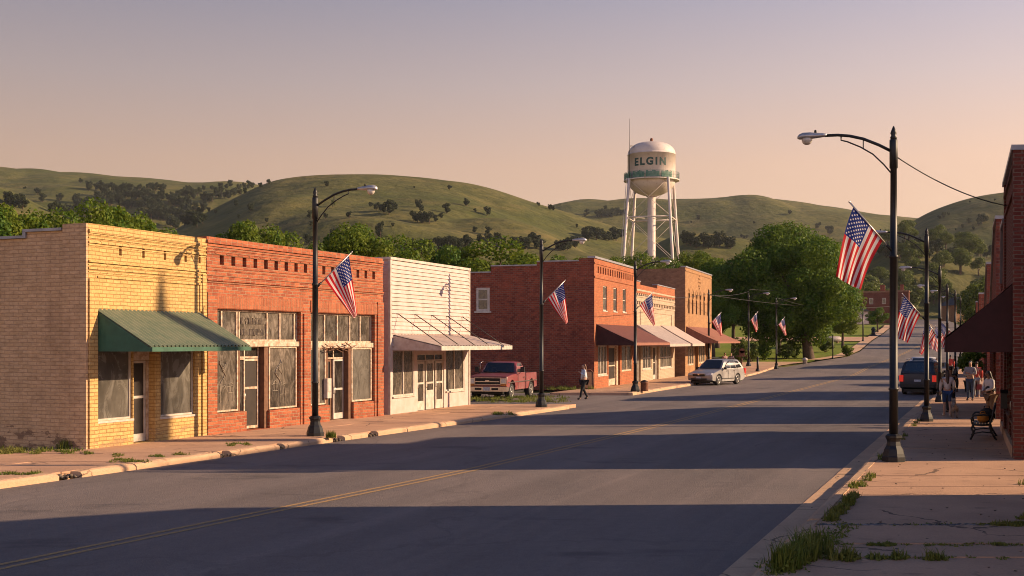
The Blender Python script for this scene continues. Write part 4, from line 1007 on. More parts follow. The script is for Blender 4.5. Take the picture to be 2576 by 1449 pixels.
mb = MB(); Rr = Rt + .6; hz_ = 1.15
for i in range(40):
    a0, a1 = 2 * math.pi * i / 40, 2 * math.pi * (i + 1) / 40; p = Vector((Rr * math.cos(a0), Rr * math.sin(a0), zc - .12)); q = Vector((Rr * math.cos(a1), Rr * math.sin(a1), zc - .12))
    mb.bar(p, p + Vector((0, 0, hz_)), .04)
    for h in (.55, hz_): mb.bar(p + Vector((0, 0, h)), q + Vector((0, 0, h)), .03)
    for k in range(1, 3):
        s_ = p.lerp(q, k / 3); mb.bar(s_, s_ + Vector((0, 0, hz_)), .015)
mb.build('railing', M['tower_green'], T)
mb = MB(); aa = [R(188 + i * 4) for i in range(33)]
for i in range(32):
    if i % 8 == 7: continue
    a0, a1 = aa[i], aa[i + 1]; hb = 1.0 + .12 * math.sin(i * 1.7); mb.quad(*[(Rr * .985 * math.cos(a), Rr * .985 * math.sin(a), z) for a, z in ((a0, zc - .05), (a1, zc - .05), (a1, zc + hb * .92), (a0, zc + hb * .92))])
mb.build('green_panel', M['tower_green'], T)
legs = [(.87, .5), (-.5, .87), (-.87, -.5), (.5, -.87)]
def legp(k, z): r = 4.56 + (zc - z) * .084; return Vector((legs[k][0] * r, legs[k][1] * r, z))
for k in range(4):
    mb = MB(); mb.tube([legp(k, tz - .1), legp(k, zc - .1)], .24, 10); mb.build('leg', M['tower_white'], T)
lv = [Zp(452) - .3, Zp(550), Zp(660), tz + .3]
mb = MB(); mr = MB()
for z in lv[1:3]:
    for k in range(4): mb.tube([legp(k, z), legp((k + 1) % 4, z)], .11, 8)
    for k in range(4): mb.tube([legp(k, z), Vector((0, 0, z))], .05, 6)
for za, zb2 in zip(lv, lv[1:]):
    for k in range(4):
        mr.tube([legp(k, za), legp((k + 1) % 4, zb2)], .035, 6); mr.tube([legp((k + 1) % 4, za), legp(k, zb2)], .035, 6)
mb.build('strut', M['tower_white'], T); mr.build('tie_rod', M['tower_white'], T)
mb = MB(); lp = lambda z, s: legp(2, z) + Vector((-.45, s, 0))
mb.tube([lp(tz, -.2), lp(zc, -.2)], .03, 6); mb.tube([lp(tz, .2), lp(zc, .2)], .03, 6)
z = tz + .3
while z < zc: mb.bar(lp(z, -.2), lp(z, .2), .03); z += .4
mb.build('ladder', M['tower_white'], T)
mb = MB(); xa = (1579.5 - 1638) * mpp; ya = -math.sqrt(max(0, (Rr - .05) ** 2 - xa ** 2)); mb.tube([(xa, ya, zc - .1), (xa, ya, Zp(380)), (xa, ya, Zp(305))], [.06, .05, .025], 6)
mb.bar((xa, ya, Zp(371)), (xa + .9, ya + .6, Zp(372)), .05); mb.bar((xa, ya, Zp(374)), (xa + .9, ya + .6, Zp(375)), .05); mb.build('antenna', M['rod'], T)
cu = bpy.data.curves.new('lettering', 'FONT'); cu.body = 'ELGIN'; cu.size = 1.0; cu.space_character = 1.32; cu.resolution_u = 4; cu.offset = .042
tmp = bpy.data.objects.new('lettering', cu); COL.objects.link(tmp); bpy.context.view_layer.update()
me = bpy.data.meshes.new_from_object(tmp.evaluated_get(bpy.context.evaluated_depsgraph_get())); bpy.data.objects.remove(tmp)
bm = bmesh.new(); bm.from_mesh(me); bmesh.ops.subdivide_edges(bm, edges=[e for e in bm.edges if e.calc_length() > .15], cuts=3)
xs = [v.co.x for v in bm.verts]; ys_ = [v.co.y for v in bm.verts]; w_, h_ = max(xs) - min(xs), max(ys_) - min(ys_)
z0_, z1_ = Zp(423.5), Zp(403.5); a0_, a1_ = math.asin((1592 - 1638) * mpp / Rt), math.asin((1667.5 - 1638) * mpp / Rt)
for v in bm.verts:
    a = a0_ + (a1_ - a0_) * (v.co.x - min(xs)) / w_; z = z0_ + (z1_ - z0_) * (v.co.y - min(ys_)) / h_
    v.co = (math.sin(a) * (Rt + .02), -math.cos(a) * (Rt + .02), z)
bm.to_mesh(me); bm.free(); me.materials.clear(); me.materials.append(M['letter_green'])
o = link('lettering', me, T)
# ------------------------------------------------------------------ vehicles: x forward, y to the driver's left, z up, origin on the road below the middle
def paint(name, col, metal=.0, rough=.32, dust=.25, coat=.5):
    m, nt, b = base_mat(name); v = objvec(nt)
    f = nz(nt, v, 1.6, 5, .6, .4, .75); c = mixc(nt, mth(nt, 'MULTIPLY', f, dust), col, tuple(.55 * q + .1 for q in col))
    nt.links.new(c, b.inputs['Base Color']); b.inputs['Metallic'].default_value = metal
    nt.links.new(mth(nt, 'ADD', rough, mth(nt, 'MULTIPLY', f, .2)), b.inputs['Roughness'])
    b.inputs['Coat Weight'].default_value = coat; b.inputs['Coat Roughness'].default_value = .12
    return m
def arch(cx, cz, r, n=9, a0=180, a1=0): return [(cx + r * math.cos(R(a0 + (a1 - a0) * i / n)), cz + r * math.sin(R(a0 + (a1 - a0) * i / n))) for i in range(n + 1)]
def body_loft(mb, poly, w, bow=.05, crown=.03, inset=.035, tuck=.06, zmid=.65):
    # side outline swept across the width: rounded corners, bowed ends, crowned top, tucked sills
    xs = [p[0] for p in poly]; zs = [p[1] for p in poly]; cx = (min(xs) + max(xs)) / 2; hx = (max(xs) - min(xs)) / 2; zt = max(zs)
    fr = [-1, -.975, -.9, -.5, 0, .5, .9, .975, 1]; vs = []; n = len(poly)
    for f in fr:
        for x, z in poly:
            k = (abs(x - cx) / hx) ** 6; xx = x - math.copysign(bow * f * f * k, x - cx); zz = z
            if z > zmid: zz += crown * (1 - f * f) - crown * .4
            if abs(f) == 1: zz = z - (inset if z > zmid else 0) * (1 if z > zt - .5 else .6); xx = xx - math.copysign(inset * k, x - cx)
            y = f * w
            t = (z - zmid) / max(.2, zt - zmid) if z > zmid else (zmid - z) / max(.2, zmid - min(zs))
            y *= 1 - tuck * t * t * (1 if abs(f) > .8 else 0)
            vs.append((xx, y, zz))
    fs = [(i * n + j, i * n + (j + 1) % n, (i + 1) * n + (j + 1) % n, (i + 1) * n + j) for i in range(len(fr) - 1) for j in range(n)]
    mb.add(vs, fs, False); o = len(mb.v) - n * len(fr)
    for k, flip in ((0, True), (len(fr) - 1, False)):
        f = tuple(o + k * n + j for j in range(n)); mb.f.append(f[::-1] if flip else f); mb.m.append(0); mb.sm.append(False)
def smooth_by_angle(o, ang=35):
    b = bmesh.new(); b.from_mesh(o.data)
    for f in b.faces: f.smooth = True
    for e in b.edges:
        if len(e.link_faces) == 2 and e.calc_face_angle(0) > R(ang): e.smooth = False
    b.to_mesh(o.data); b.free()
def wheel(t, x, y, r, wd, rim='alloy', spokes=5):
    s = 1 if y > 0 else -1; mb = MB(); mb.lathe([(r * .62, -wd / 2 + .02), (r * .93, -wd / 2), (r, -wd / 2 + .04), (r, wd / 2 - .04), (r * .93, wd / 2), (r * .62, wd / 2 - .02)], 26, (x, y, r), 'y'); w = mb.build('wheel', M['tyre'], t)
    mb = MB(); e = y + s * (wd / 2 - .03)
    mb.lathe([(r * .66, -.02), (r * .66, .025), (r * .58, .015), (r * .55, -.03)], 24, (x, e, r), 'y', cap=False)
    mb.lathe([(r * .17, -.02), (r * .17, .03), (.001, .035)] if s > 0 else [(r * .17, .02), (r * .17, -.03), (.001, -.035)], 14, (x, e, r), 'y', cap=False)
    for k in range(spokes):
        a = 2 * math.pi * k / spokes + .3; d = Vector((math.cos(a), 0, math.sin(a)))
        mb.bar(Vector((x, e, r)) + d * r * .1, Vector((x, e, r)) + d * r * .6, .075 if spokes < 8 else .05, .03)
    q = mb.build('rim', M[rim], w); mb = MB(); mb.lathe([(r * .6, 0), (r * .6, .012)], 20, (x, y + s * (wd / 2 - .10), r), 'y'); mb.build('brake_drum', M['black'], w)
    return w
def gh(t, base, top, zb, zt, wb, wt, mat, bowf=.05, name='cabin'):
    # cabin: base (x rear, x front) at the belt, top (x rear, x front) at the roof
    mb = MB(); secs = [(base, zb, wb), ((base[0] * .45 + top[0] * .55, base[1] * .45 + top[1] * .55), zb + (zt - zb) * .55, wb * .45 + wt * .55 + .02), ((top[0] - .01, top[1] + .03), zt - .06, wt + .01), ((top[0] + .06, top[1] - .10), zt - .012, wt - .07), ((top[0] + .3, top[1] - .35), zt + .012, wt - .28)]
    vs = []; ring = [(-1, -1), (-1, -.5), (-1, 0), (-1, .5), (-1, 1), (1, 1), (1, .5), (1, 0), (1, -.5), (1, -1)]
    for (xr, xf), z, w in secs:
        for a, f in ring:
            x = (xr - bowf * (1 - f * f) * .4) if a < 0 else (xf + bowf * (1 - f * f)); vs.append((x, f * w, z))
    n = len(ring); fs = [(i * n + j, i * n + (j + 1) % n, (i + 1) * n + (j + 1) % n, (i + 1) * n + j) for i in range(len(secs) - 1) for j in range(n)] + [tuple((len(secs) - 1) * n + j for j in range(n))]
    mb.add(vs, fs); o = mb.build(name, mat, t); smooth_by_angle(o, 50)
    def side(u, v, s, e=.008):      # u along the side from rear 0 to front 1, v from belt 0 to roof 1
        xr = base[0] + (top[0] - base[0]) * v; xf = base[1] + (top[1] - base[1]) * v
        w = wb + (wt - wb) * v + .022 * math.sin(math.pi * min(1, v / 1.0)); return Vector((xr + (xf - xr) * u, s * (w + e), zb + (zt - zb) * v))
    def front(f, v, e=.01):
        x = base[1] + (top[1] - base[1]) * v + bowf * (1 - f * f) + e + .012; return Vector((x, f * (wb + (wt - wb) * v), zb + (zt - zb) * v + .012))
    def rear(f, v, e=.01):
        x = base[0] + (top[0] - base[0]) * v - bowf * .4 * (1 - f * f) - e - .006; return Vector((x, f * (wb + (wt - wb) * v), zb + (zt - zb) * v + .004))
    return side, front, rear
def sheet(parent, name, mat, fn, us, vs_, flip=False, th=Vector((0, 0, 0))):
    mb = MB(); pts = [fn(u, v) for v in vs_ for u in us]; n = len(us)
    mb.add(pts, [(i * n + j, i * n + j + 1, (i + 1) * n + j + 1, (i + 1) * n + j) for i in range(len(vs_) - 1) for j in range(n - 1)], True)
    return mb.build(name, mat, parent)
def quadglass(parent, side, s, pts, name='side_window'):
    mb = MB(); mb.add([side(u, v, s) for u, v in pts], [tuple(range(len(pts)))]); return mb.build(name, M['car_glass'], parent)

# ---- faded red pickup, square seventies body
PU = paint('faded red truck paint', (.19, .035, .036), .0, .40, .5)
t = thing('pickup_truck', 'faded maroon pickup truck parked on the weedy lot beside the white clapboard shop', 'pickup truck')
fwd = Vector((-.30, -.954, 0)); t.location = (-.42, 58.7, 0); t.rotation_euler = (0, 0, math.atan2(fwd.y, fwd.x)); WB, r = 3.3, .41
xf, xr = 1.62, -1.62
poly = [(2.45, .52), (2.47, 1.10), (2.38, 1.20), (1.2, 1.27), (.72, 1.29), (.70, 1.22), (-.62, 1.22), (-.62, .48)] 
poly = [(2.44, .62), (2.46, 1.02), (2.40, 1.17), (1.5, 1.25), (.75, 1.28), (-.66, 1.28), (-.66, .50)] + [(xf - .56, .50)] + arch(xf, r, .52, 10)[0:11] + [(xf + .54, .50)]
poly = [(2.44, .55), (2.46, 1.02), (2.40, 1.17), (1.5, 1.25), (.75, 1.28), (-.66, 1.28), (-.66, .50), (xf - .56, .50)] + [p for p in arch(xf, .50, .52, 10)] + [(xf + .55, .52)]
mb = MB(); body_loft(mb, poly, .98, .04, .035, .03, .05, .75); o = mb.build('body', PU, t); smooth_by_angle(o, 30)
poly = [(-.72, .50), (-.72, 1.27), (-2.62, 1.27), (-2.62, .55), (xr - .56, .52)] + arch(xr, .50, .50, 10) + [(xr + .56, .50)]
mb = MB(); body_loft(mb, poly, .97, .0, .0, .02, .04, .75); o = mb.build('cargo_bed', PU, t); smooth_by_angle(o, 30)
mb = MB(); mb.box(-2.54, -.8, -.80, .80, 1.262, 1.274); mb.build('bed_floor', M['black'], t)
side, front, rear = gh(t, (-.68, .78), (-.48, .28), 1.26, 1.83, .90, .74, PU)
sheet(t, 'windscreen', M['car_glass'], front, [-.90, -.45, 0, .45, .90], [.10, .5, .90]); sheet(t, 'rear_window', M['car_glass'], rear, [-.8, 0, .8], [.25, .9])
for s in (1, -1): quadglass(t, side, s, [(.10, .10), (.90, .10), (.86, .90), (.12, .90)])
mb = MB(); mb.box(2.44, 2.475, -.60, .60, .80, 1.08); mb.build('grille', M['black'], t)
mb = MB(); mb.bar((2.485, -.60, .92), (2.485, .60, .92), .02, .035); mb.bar((2.485, -.66, 1.10), (2.485, .66, 1.10), .02, .02); mb.bar((2.485, -.66, .79), (2.485, .66, .79), .02, .02); mb.bar((2.50, -.10, .95), (2.50, .10, .95), .02, .08); mb.build('grille_trim', M['chrome'], t)
for s in (1, -1):
    mb = MB(); mb.box(2.42, 2.47, s * .78 - .145, s * .78 + .145, .82, 1.08); h = mb.build('headlight', M['chrome'], t); mb = MB(); mb.box(2.47, 2.482, s * .78 - .11, s * .78 + .11, .86, 1.045); mb.build('lens', M['lens'], h)
    mb = MB(); mb.box(2.41, 2.46, s * .78 - .14, s * .78 + .14, .72, .80); mb.build('turn_signal', M['amber'], t)
mb = MB(); mb.box(2.46, 2.62, -1.0, 1.0, .46, .68); mb.box(2.30, 2.46, .9, 1.0, .47, .67); mb.box(2.30, 2.46, -1.0, -.9, .47, .67); o = mb.build('bumper', M['chrome'], t)
mb = MB(); mb.box(2.62, 2.632, -.58, -.25, .53, .63); mb.box(2.62, 2.632, .25, .58, .53, .63); mb.build('bumper_slot', M['black'], t)
mb = MB(); mb.box(2.625, 2.64, -.16, .16, .50, .67); mb.build('licence_plate', M['plate'], t)
for x in (xf, xr):
    for s in (1, -1): wheel(t, x, s * .83, r, .24, 'alloy', 8)
mb = MB(); mb.box(-2.5, 2.3, -.7, .7, .32, .5); mb.box(-.5, 1.2, -.4, .4, .24, .34); mb.build('chassis', M['black'], t)
for s in (1, -1):
    mb = MB(); mb.bar((.66, s * .98, 1.24), (.62, s * 1.12, 1.38), .03); mb.obox((.60, s * 1.17, 1.46), Vector((1, 0, 0)), Vector((0, 1, 0)), Vector((0, 0, 1)), .05, .10, .13); mb.build('mirror', M['black'], t)
    mb = MB(); mb.box(.72, .735, s * .985 - .006, s * .985 + .006, .55, 1.24); mb.box(-.60, -.585, s * .985 - .006, s * .985 + .006, .55, 1.24); mb.build('door_gap', M['black'], t)
    mb = MB(); mb.box(-.48, -.30, s * 1.0 - .02, s * 1.0 + .02, 1.06, 1.10); mb.build('door_handle', M['chrome'], t)
    mb = MB(); mb.box(-2.5, 2.3, s * .985 - .012, s * .985 + .012, .86, .90); mb.build('side_trim', M['chrome'], t)
mb = MB(); mb.tube([(.72, -.92, 1.3), (.66, -1.0, 1.75), (.5, -.86, 1.86)], .012, 6); mb.build('aerial', M['chrome'], t)
mb = MB(); mb.obox((.95, 0, 1.30), Vector((.96, 0, -.1)).normalized(), Vector((0, 1, 0)), Vector((0, 0, 1)), .02, .8, .01); mb.bar((.86, .5, 1.315), (.74, -.1, 1.40), .02); mb.bar((.86, -.3, 1.315), (.74, -.8, 1.40), .02); mb.build('wiper', M['black'], t)

# ---- generic modern car used for the wagon, the dark SUV and the white pickup
def modern(name, label, cat, loc, fwd, col, L=4.7, W=.9, H=1.55, belt=.98, hood=1.0, wb=2.72, r=.34, nose=.9, cab=(-2.2, .95), top=(-1.75, .25), rearlift=0, clear=.24, bow=.16):
    t = thing(name, label, cat, loc, math.atan2(fwd[1], fwd[0])); hL = L / 2; xf = wb / 2 + .06; xr = xf - wb; ar = r + .07
    poly = [(hL - .06, .34), (hL, .55), (hL - .05, .72), (hL - .22, .80), (cab[1] + .35, hood - .04), (cab[1] - .05, belt + .03), (cab[0] + .1, belt + .05), (-hL + .05, belt - .02), (-hL, .72), (-hL + .04, .42), (-hL + .15, clear + .06), (xr - ar - .02, clear)] + arch(xr, r, ar, 10) + [(xr + ar + .02, clear), (xf - ar - .02, clear)] + arch(xf, r, ar, 10) + [(xf + ar + .02, clear + .03)]
    mb = MB(); body_loft(mb, poly, W, bow, .045, .03, .06, .62); o = mb.build('body', col, t); smooth_by_angle(o, 28)
    side, front, rear = gh(t, cab, top, belt + .01, H, W - .06, W - .24, col, .10)
    sheet(t, 'windscreen', M['car_glass'], front, [-.88, -.5, 0, .5, .88], [.06, .5, .9]); sheet(t, 'rear_window', M['car_glass'], rear, [-.82, -.4, 0, .4, .82], [.14, .55, .88])
    for s in (1, -1):
        quadglass(t, side, s, [(.62, .07), (.90, .07), (.84, .60), (.73, .88), (.63, .90)]); quadglass(t, side, s, [(.34, .07), (.60, .07), (.61, .90), (.37, .90)]); quadglass(t, side, s, [(.07, .12), (.32, .08), (.35, .88), (.12, .80)])
        mb = MB(); mb.obox((cab[1] - .28, s * (W + .09), belt + .06), Vector((1, 0, 0)), Vector((0, 1, 0)), Vector((0, 0, 1)), .06, .10, .07); mb.bar((cab[1] - .26, s * (W - .06), belt), (cab[1] - .26, s * (W + .05), belt + .04), .04); mb.build('mirror', M['black'], t)
        for x in (cab[1] - .75, cab[1] - 1.75): mb = MB(); mb.box(x - .10, x + .08, s * (W - .005) - .018, s * (W - .005) + .018, belt - .13, belt - .09); mb.build('door_handle', M['chrome'], t)
        mb = MB()
        for x in (cab[1] - .02, cab[1] - .95, cab[1] - 1.82): mb.box(x - .005, x + .005, s * W - .004, s * W + .004, clear + .12, belt - .06)
        mb.build('door_gap', M['black'], t)
        mb = MB(); mb.box(xr + ar + .05, xf - ar - .05, s * W - .012, s * W + .012, .40, .45); mb.build('side_trim', M['black'], t)
        mb = MB(); mb.add([(hL - .02, s * (W - .42), .64), (hL - .13, s * (W - .06), .66), (hL - .30, s * (W - .01), .76), (hL - .22, s * (W - .1), .82), (hL - .08, s * (W - .42), .74)], [(0, 1, 2, 3, 4)]); mb.v = [(x + .02, y * 1.005, z + .01) for x, y, z in mb.v]; mb.build('headlight', M['lens'], t)
        mb = MB(); mb.box(-hL - .035, -hL + .10, s * (W - .10) - .105, s * (W - .10) + .10, .70, 1.04); mb.build('tail_light', M['red_lens'], t)
        for x in (xf, xr): wheel(t, x, s * (W - .13), r, .23)
    mb = MB(); mb.box(hL - .05, hL + .012, -.42, .42, .60, .74); mb.build('grille', M['black'], t); mb = MB(); mb.bar((hL + .016, -.44, .75), (hL + .016, .44, .75), .02, .03); mb.bar((hL + .018, -.06, .70), (hL + .018, .06, .70), .015, .06); mb.build('grille_trim', M['chrome'], t)
    mb = MB(); mb.box(hL - .04, hL + .01, -.55, .55, .36, .46); mb.build('air_intake', M['black'], t)
    for x, s in ((hL + .02, 1), (-hL - .012, -1)): mb = MB(); mb.box(x - .008, x + .008, -.17, .17, .46 if s > 0 else .70, .57 if s > 0 else .81); mb.build('licence_plate', M['plate'], t)
    mb = MB(); mb.box(-hL + .2, hL - .25, -W + .2, W - .2, .16, .3); mb.build('chassis', M['black'], t)
    mb = MB(); mb.box(-hL - .03, -hL + .12, -W + .08, W - .08, .40, .56); mb.build('bumper', M['black'] if rearlift else col, t)
    return t, side
SIL = paint('silver car paint', (.30, .285, .275), .5, .30, .2); DRK = paint('dark blue grey car paint', (.012, .016, .028), .0, .45, .04, .05); WHT = paint('white truck paint', (.55, .53, .50), 0, .4, .3)
t, sd_ = modern('station_wagon', 'silver station wagon parked at the kerb below the rust awning', 'station wagon', (13.45, 78.4, 0), (-.60, -.80), SIL, L=4.95, H=1.66, belt=1.02, hood=1.02, cab=(-2.28, 1.0), top=(-1.70, .18), r=.36)
for s in (1, -1): mb = MB(); mb.tube([(-1.5, s * .58, 1.70), (-1.3, s * .58, 1.74), (-.2, s * .58, 1.74), (0, s * .58, 1.69)], .02, 6); mb.build('roof_rail', M['black'], t)
t, sd_ = modern('sport_utility_vehicle', 'dark sport utility vehicle seen from behind at the right kerb', 'SUV', (22.42, 64.9, 0), (.455, .89), DRK, L=4.6, W=.93, H=1.78, belt=1.12, hood=1.10, cab=(-2.25, .95), top=(-2.0, .15), r=.39, rearlift=1, clear=.30, bow=.05)
for s in (1, -1): mb = MB(); mb.tube([(-1.8, s * .62, 1.84), (-1.6, s * .62, 1.88), (-.2, s * .62, 1.88), (0, s * .62, 1.83)], .022, 6); mb.build('roof_rail', M['chrome'], t)
# white pickup ahead of it
t = thing('pickup_truck', 'white pickup truck with a grey cab window parked beyond the dark sport utility vehicle', 'pickup truck', (26.75, 77.5, 0), math.atan2(.923, .385))
xf, xr, r = 1.75, -1.55, .4
poly = [(2.55, .5), (2.6, .95), (2.45, 1.08), (1.2, 1.16), (-.55, 1.18), (-2.75, 1.18), (-2.75, .55), (xr - .56, .5)] + arch(xr, .48, .5, 8) + [(xr + .56, .46), (xf - .56, .46)] + arch(xf, .48, .5, 8) + [(xf + .54, .5)]
mb = MB(); body_loft(mb, poly, .98, .06, .03, .03, .05, .7); o = mb.build('body', WHT, t); smooth_by_angle(o, 30)
side, front, rear = gh(t, (-.75, 1.15), (-.5, .45), 1.16, 1.82, .92, .74, WHT)
sheet(t, 'windscreen', M['car_glass'], front, [-.88, 0, .88], [.08, .9]); sheet(t, 'rear_window', M['car_glass'], rear, [-.8, -.4, 0, .4, .8], [.2, .55, .88])
for s in (1, -1):
    quadglass(t, side, s, [(.1, .1), (.9, .1), (.86, .88), (.12, .88)]); mb = MB(); mb.box(-2.77, -2.68, s * .88 - .07, s * .88 + .07, .72, 1.08); mb.build('tail_light', M['red_lens'], t)
    mb = MB(); mb.obox((.9, s * 1.13, 1.3), Vector((1, 0, 0)), Vector((0, 1, 0)), Vector((0, 0, 1)), .05, .11, .12); mb.bar((.92, s * .9, 1.22), (.9, s * 1.05, 1.28), .04); mb.build('mirror', M['black'], t)
    for x in (xf, xr): wheel(t, x, s * .83, r, .25)
mb = MB(); mb.box(-2.86, -2.74, -.95, .95, .5, .66); mb.build('bumper', M['chrome'], t); mb = MB(); mb.box(-2.64, -.85, -.82, .82, 1.17, 1.182); mb.build('bed_floor', M['black'], t); mb = MB(); mb.box(-2.4, 2.3, -.7, .7, .28, .46); mb.build('chassis', M['black'], t)
# ------------------------------------------------------------------ people and the dog (skinned skeletons turned into plain meshes)
SKIN_M = [plain('light skin', (.42, .24, .16), .6, 0, .15, 8), plain('brown skin', (.22, .115, .07), .6, 0, .15, 8)]
def cloth(name, c): return plain(name, c, .9, 0, .25, 7, bmp=.2)
CL = {k: cloth(k + ' cloth', c) for k, c in dict(pale_blue=(.56, .62, .68), white=(.55, .50, .46), black=(.018, .018, .02), blue=(.025, .06, .16), jeans=(.045, .075, .13), grey=(.30, .28, .27), red=(.42, .05, .035), brown=(.13, .085, .05), pink=(.42, .25, .22), plum=(.16, .10, .12), orange=(.55, .20, .02), dark_red=(.18, .03, .03)).items()}
HAIR = {k: plain(k + ' hair', c, .55, 0, .4, 20) for k, c in dict(auburn=(.14, .05, .022), black=(.012, .010, .010), brown=(.06, .032, .018), grey=(.22, .20, .18)).items()}
def skinmesh(name, verts, edges, rad, mat, parent, sub=1, root=0):
    me = bpy.data.meshes.new(name); me.from_pydata([tuple(v) for v in verts], edges, [])
    o = bpy.data.objects.new(name, me); COL.objects.link(o)
    m = o.modifiers.new('skin', 'SKIN'); m.use_smooth_shade = True
    for i, r_ in enumerate(rad):
        sv = o.data.skin_vertices[0].data[i]; rr = r_ if isinstance(r_, tuple) else (r_, r_); sv.radius = rr; sv.use_root = (i == root)
    s = o.modifiers.new('sub', 'SUBSURF'); s.levels = sub; s.render_levels = sub
    bpy.context.view_layer.update()
    n = bpy.data.meshes.new_from_object(o.evaluated_get(bpy.context.evaluated_depsgraph_get())); bpy.data.objects.remove(o); bpy.data.meshes.remove(me)
    n.name = name; n.materials.clear(); n.materials.append(mat)
    for p in n.polygons: p.use_smooth = True
    return link(name, n, parent)
class Sk:
    def __init__(s): s.v = []; s.e = []; s.r = []; s.ix = {}
    def p(s, n, co, r, par=None):
        s.ix[n] = len(s.v); s.v.append(Vector(co)); s.r.append(r)
        if par: s.e.append((s.ix[par], s.ix[n]))
        return s
def person(label, loc, face, h=1.72, skin=0, top='white', bottom='jeans', hair='brown', hairlen=.12, arms=None, step=.0, shoes='black', skirt=False, lean=0, head=0, sleeve=2, wide=1.0, shorts=False, vest=None, hat=False):
    t = thing('person', label, 'person', loc, math.atan2(face[1], face[0])); k = h / 1.74
    a = Sk(); bx = lean
    P = dict(pel=(0, 0, .95), spi=(bx * .3, 0, 1.12), che=(bx * .7, 0, 1.31), nec=(bx, 0, 1.47), hb=(bx + .015, 0, 1.545))
    hd = bx + head
    a.p('pel', P['pel'], (.135 * wide, .105 * wide)).p('spi', P['spi'], (.125 * wide, .10 * wide), 'pel').p('che', P['che'], (.145 * wide, .105 * wide), 'spi').p('nec', P['nec'], .055, 'che').p('hb', P['hb'], .058, 'nec')
    a.p('hm', (hd + .025, 0, 1.625), .088, 'hb').p('cr', (hd + .008, 0, 1.70), .070, 'hm').p('nose', (hd + .118, 0, 1.618), .014, 'hm')
    legs = {1: step, -1: -step}
    for s in (1, -1):
        n = 'LR'[s < 0]; st = legs[s]; kx = .5 * st + .03; zk = .50 + (.02 if st < 0 else 0); an = (st, s * .095, .085 + (.10 * abs(st) if st < 0 else 0))
        a.p('hip' + n, (0, s * .092, .885), .088 * wide, 'pel').p('kne' + n, (kx + (.08 if st < 0 and step else .0), s * .095, zk), .056, 'hip' + n).p('ank' + n, an, .04, 'kne' + n).p('toe' + n, (an[0] + .16, s * .115, an[2] - .05 + (-.03 if st < 0 else 0)), .036, 'ank' + n)
    arms = arms or {}
    for s in (1, -1):
        n = 'LR'[s < 0]; el, wr = arms.get(n, ((.02, .235, 1.16), (.09, .235, .92)))
        el = Vector((el[0] + bx * .8, s * el[1], el[2])); wr = Vector((wr[0] + bx * .8, s * wr[1], wr[2])); d = (wr - el).normalized()
        a.p('sho' + n, (bx * .85, s * .17 * (.8 + .2 * wide), 1.405), .062, 'che').p('elb' + n, el, .043, 'sho' + n).p('wri' + n, wr, .028, 'elb' + n).p('pal' + n, wr + d * .07, (.036, .020), 'wri' + n)
        q = d.cross(Vector((1, 0, .3))); q = q.normalized() if q.length > .1 else Vector((0, 1, 0)); c = q.cross(d).normalized()
        for i, (of, ln) in enumerate(((-.027, .062), (-.009, .075), (.009, .07), (.027, .055))):
            b0 = wr + d * .10 + q * of; a.p('f%d%s' % (i, n), b0, .0095, 'pal' + n).p('g%d%s' % (i, n), b0 + d * ln * .55 + c * .008, .0085, 'f%d%s' % (i, n)).p('h%d%s' % (i, n), b0 + d * ln * .85 + c * .03, .0075, 'g%d%s' % (i, n))
        b0 = wr + d * .05 + q * .03; a.p('t0' + n, b0, .011, 'pal' + n).p('t1' + n, b0 + d * .03 + q * .022 + c * .014, .0095, 't0' + n)
    sc = lambda L_: [v * k for v in L_]
    body = skinmesh('body', sc(a.v), a.e, [tuple(q * k for q in r_) if isinstance(r_, tuple) else r_ * k for r_ in a.r], SKIN_M[skin], t)
    for s in (1, -1):
        mb = MB(); mb.ball(Vector((hd + .098, s * .032, 1.637)) * k, .013 * k, .013 * k, .009 * k, 8, 5); mb.build('eye', M['black'], body)
    mb = MB(); mb.box((hd + .095) * k, (hd + .108) * k, -.022 * k, .022 * k, 1.573 * k, 1.582 * k); mb.build('mouth', CL['dark_red'], body)
    def garment(name, chain, mat, grow, rr=None):
        g = Sk()
        for n, par in chain:
            r_ = a.r[a.ix[n]]; r_ = r_ if isinstance(r_, tuple) else (r_, r_)
            ad = grow if not rr or n not in rr else rr[n]
            g.p(n, a.v[a.ix[n]], (r_[0] + ad, r_[1] + ad), par)
        return skinmesh(name, sc(g.v), g.e, [tuple(q * k for q in r_) for r_ in g.r], mat, t)
    ch = [('pel', None), ('spi', 'pel'), ('che', 'spi'), ('nec', 'che')]
    for n in 'LR':
        if sleeve >= 1: ch += [('sho' + n, 'che'), ('elb' + n, 'sho' + n)]
        if sleeve == 2: ch += [('wri' + n, 'elb' + n)]
    garment('shirt', ch, CL[top], .022, {'nec': -.005, 'wriL': .012, 'wriR': .012, 'pel': .03, 'elbL': .026, 'elbR': .026})
    if vest: garment('vest', [('pel', None), ('spi', 'pel'), ('che', 'spi')], CL[vest], .034)
    if skirt:
        mb = MB(); mb.lathe([(.13, 1.02), (.165, .92), (.185, .74), (.195, .60), (.17, .60)], 16, (0, 0, 0)); mb.v = [(x * 1.0 * k, y * 1.05 * k, z * k) for x, y, z in mb.v]; mb.build('skirt', CL[bottom], t)
    else:
        ch = [('pel', None)]
        for n in 'LR': ch += [('hip' + n, 'pel'), ('kne' + n, 'hip' + n)] + ([] if shorts else [('ank' + n, 'kne' + n)])
        garment('trousers', ch, CL[bottom], .017)
    for n in 'LR': garment('shoe', [('ank' + n, None), ('toe' + n, 'ank' + n)], CL[shoes], .012)
    hr = Sk(); hr.p('a', (hd + .03, 0, 1.705), .062).p('b', (hd - .025, 0, 1.685), .085, 'a').p('c', (hd - .05, 0, 1.61), .078, 'b')
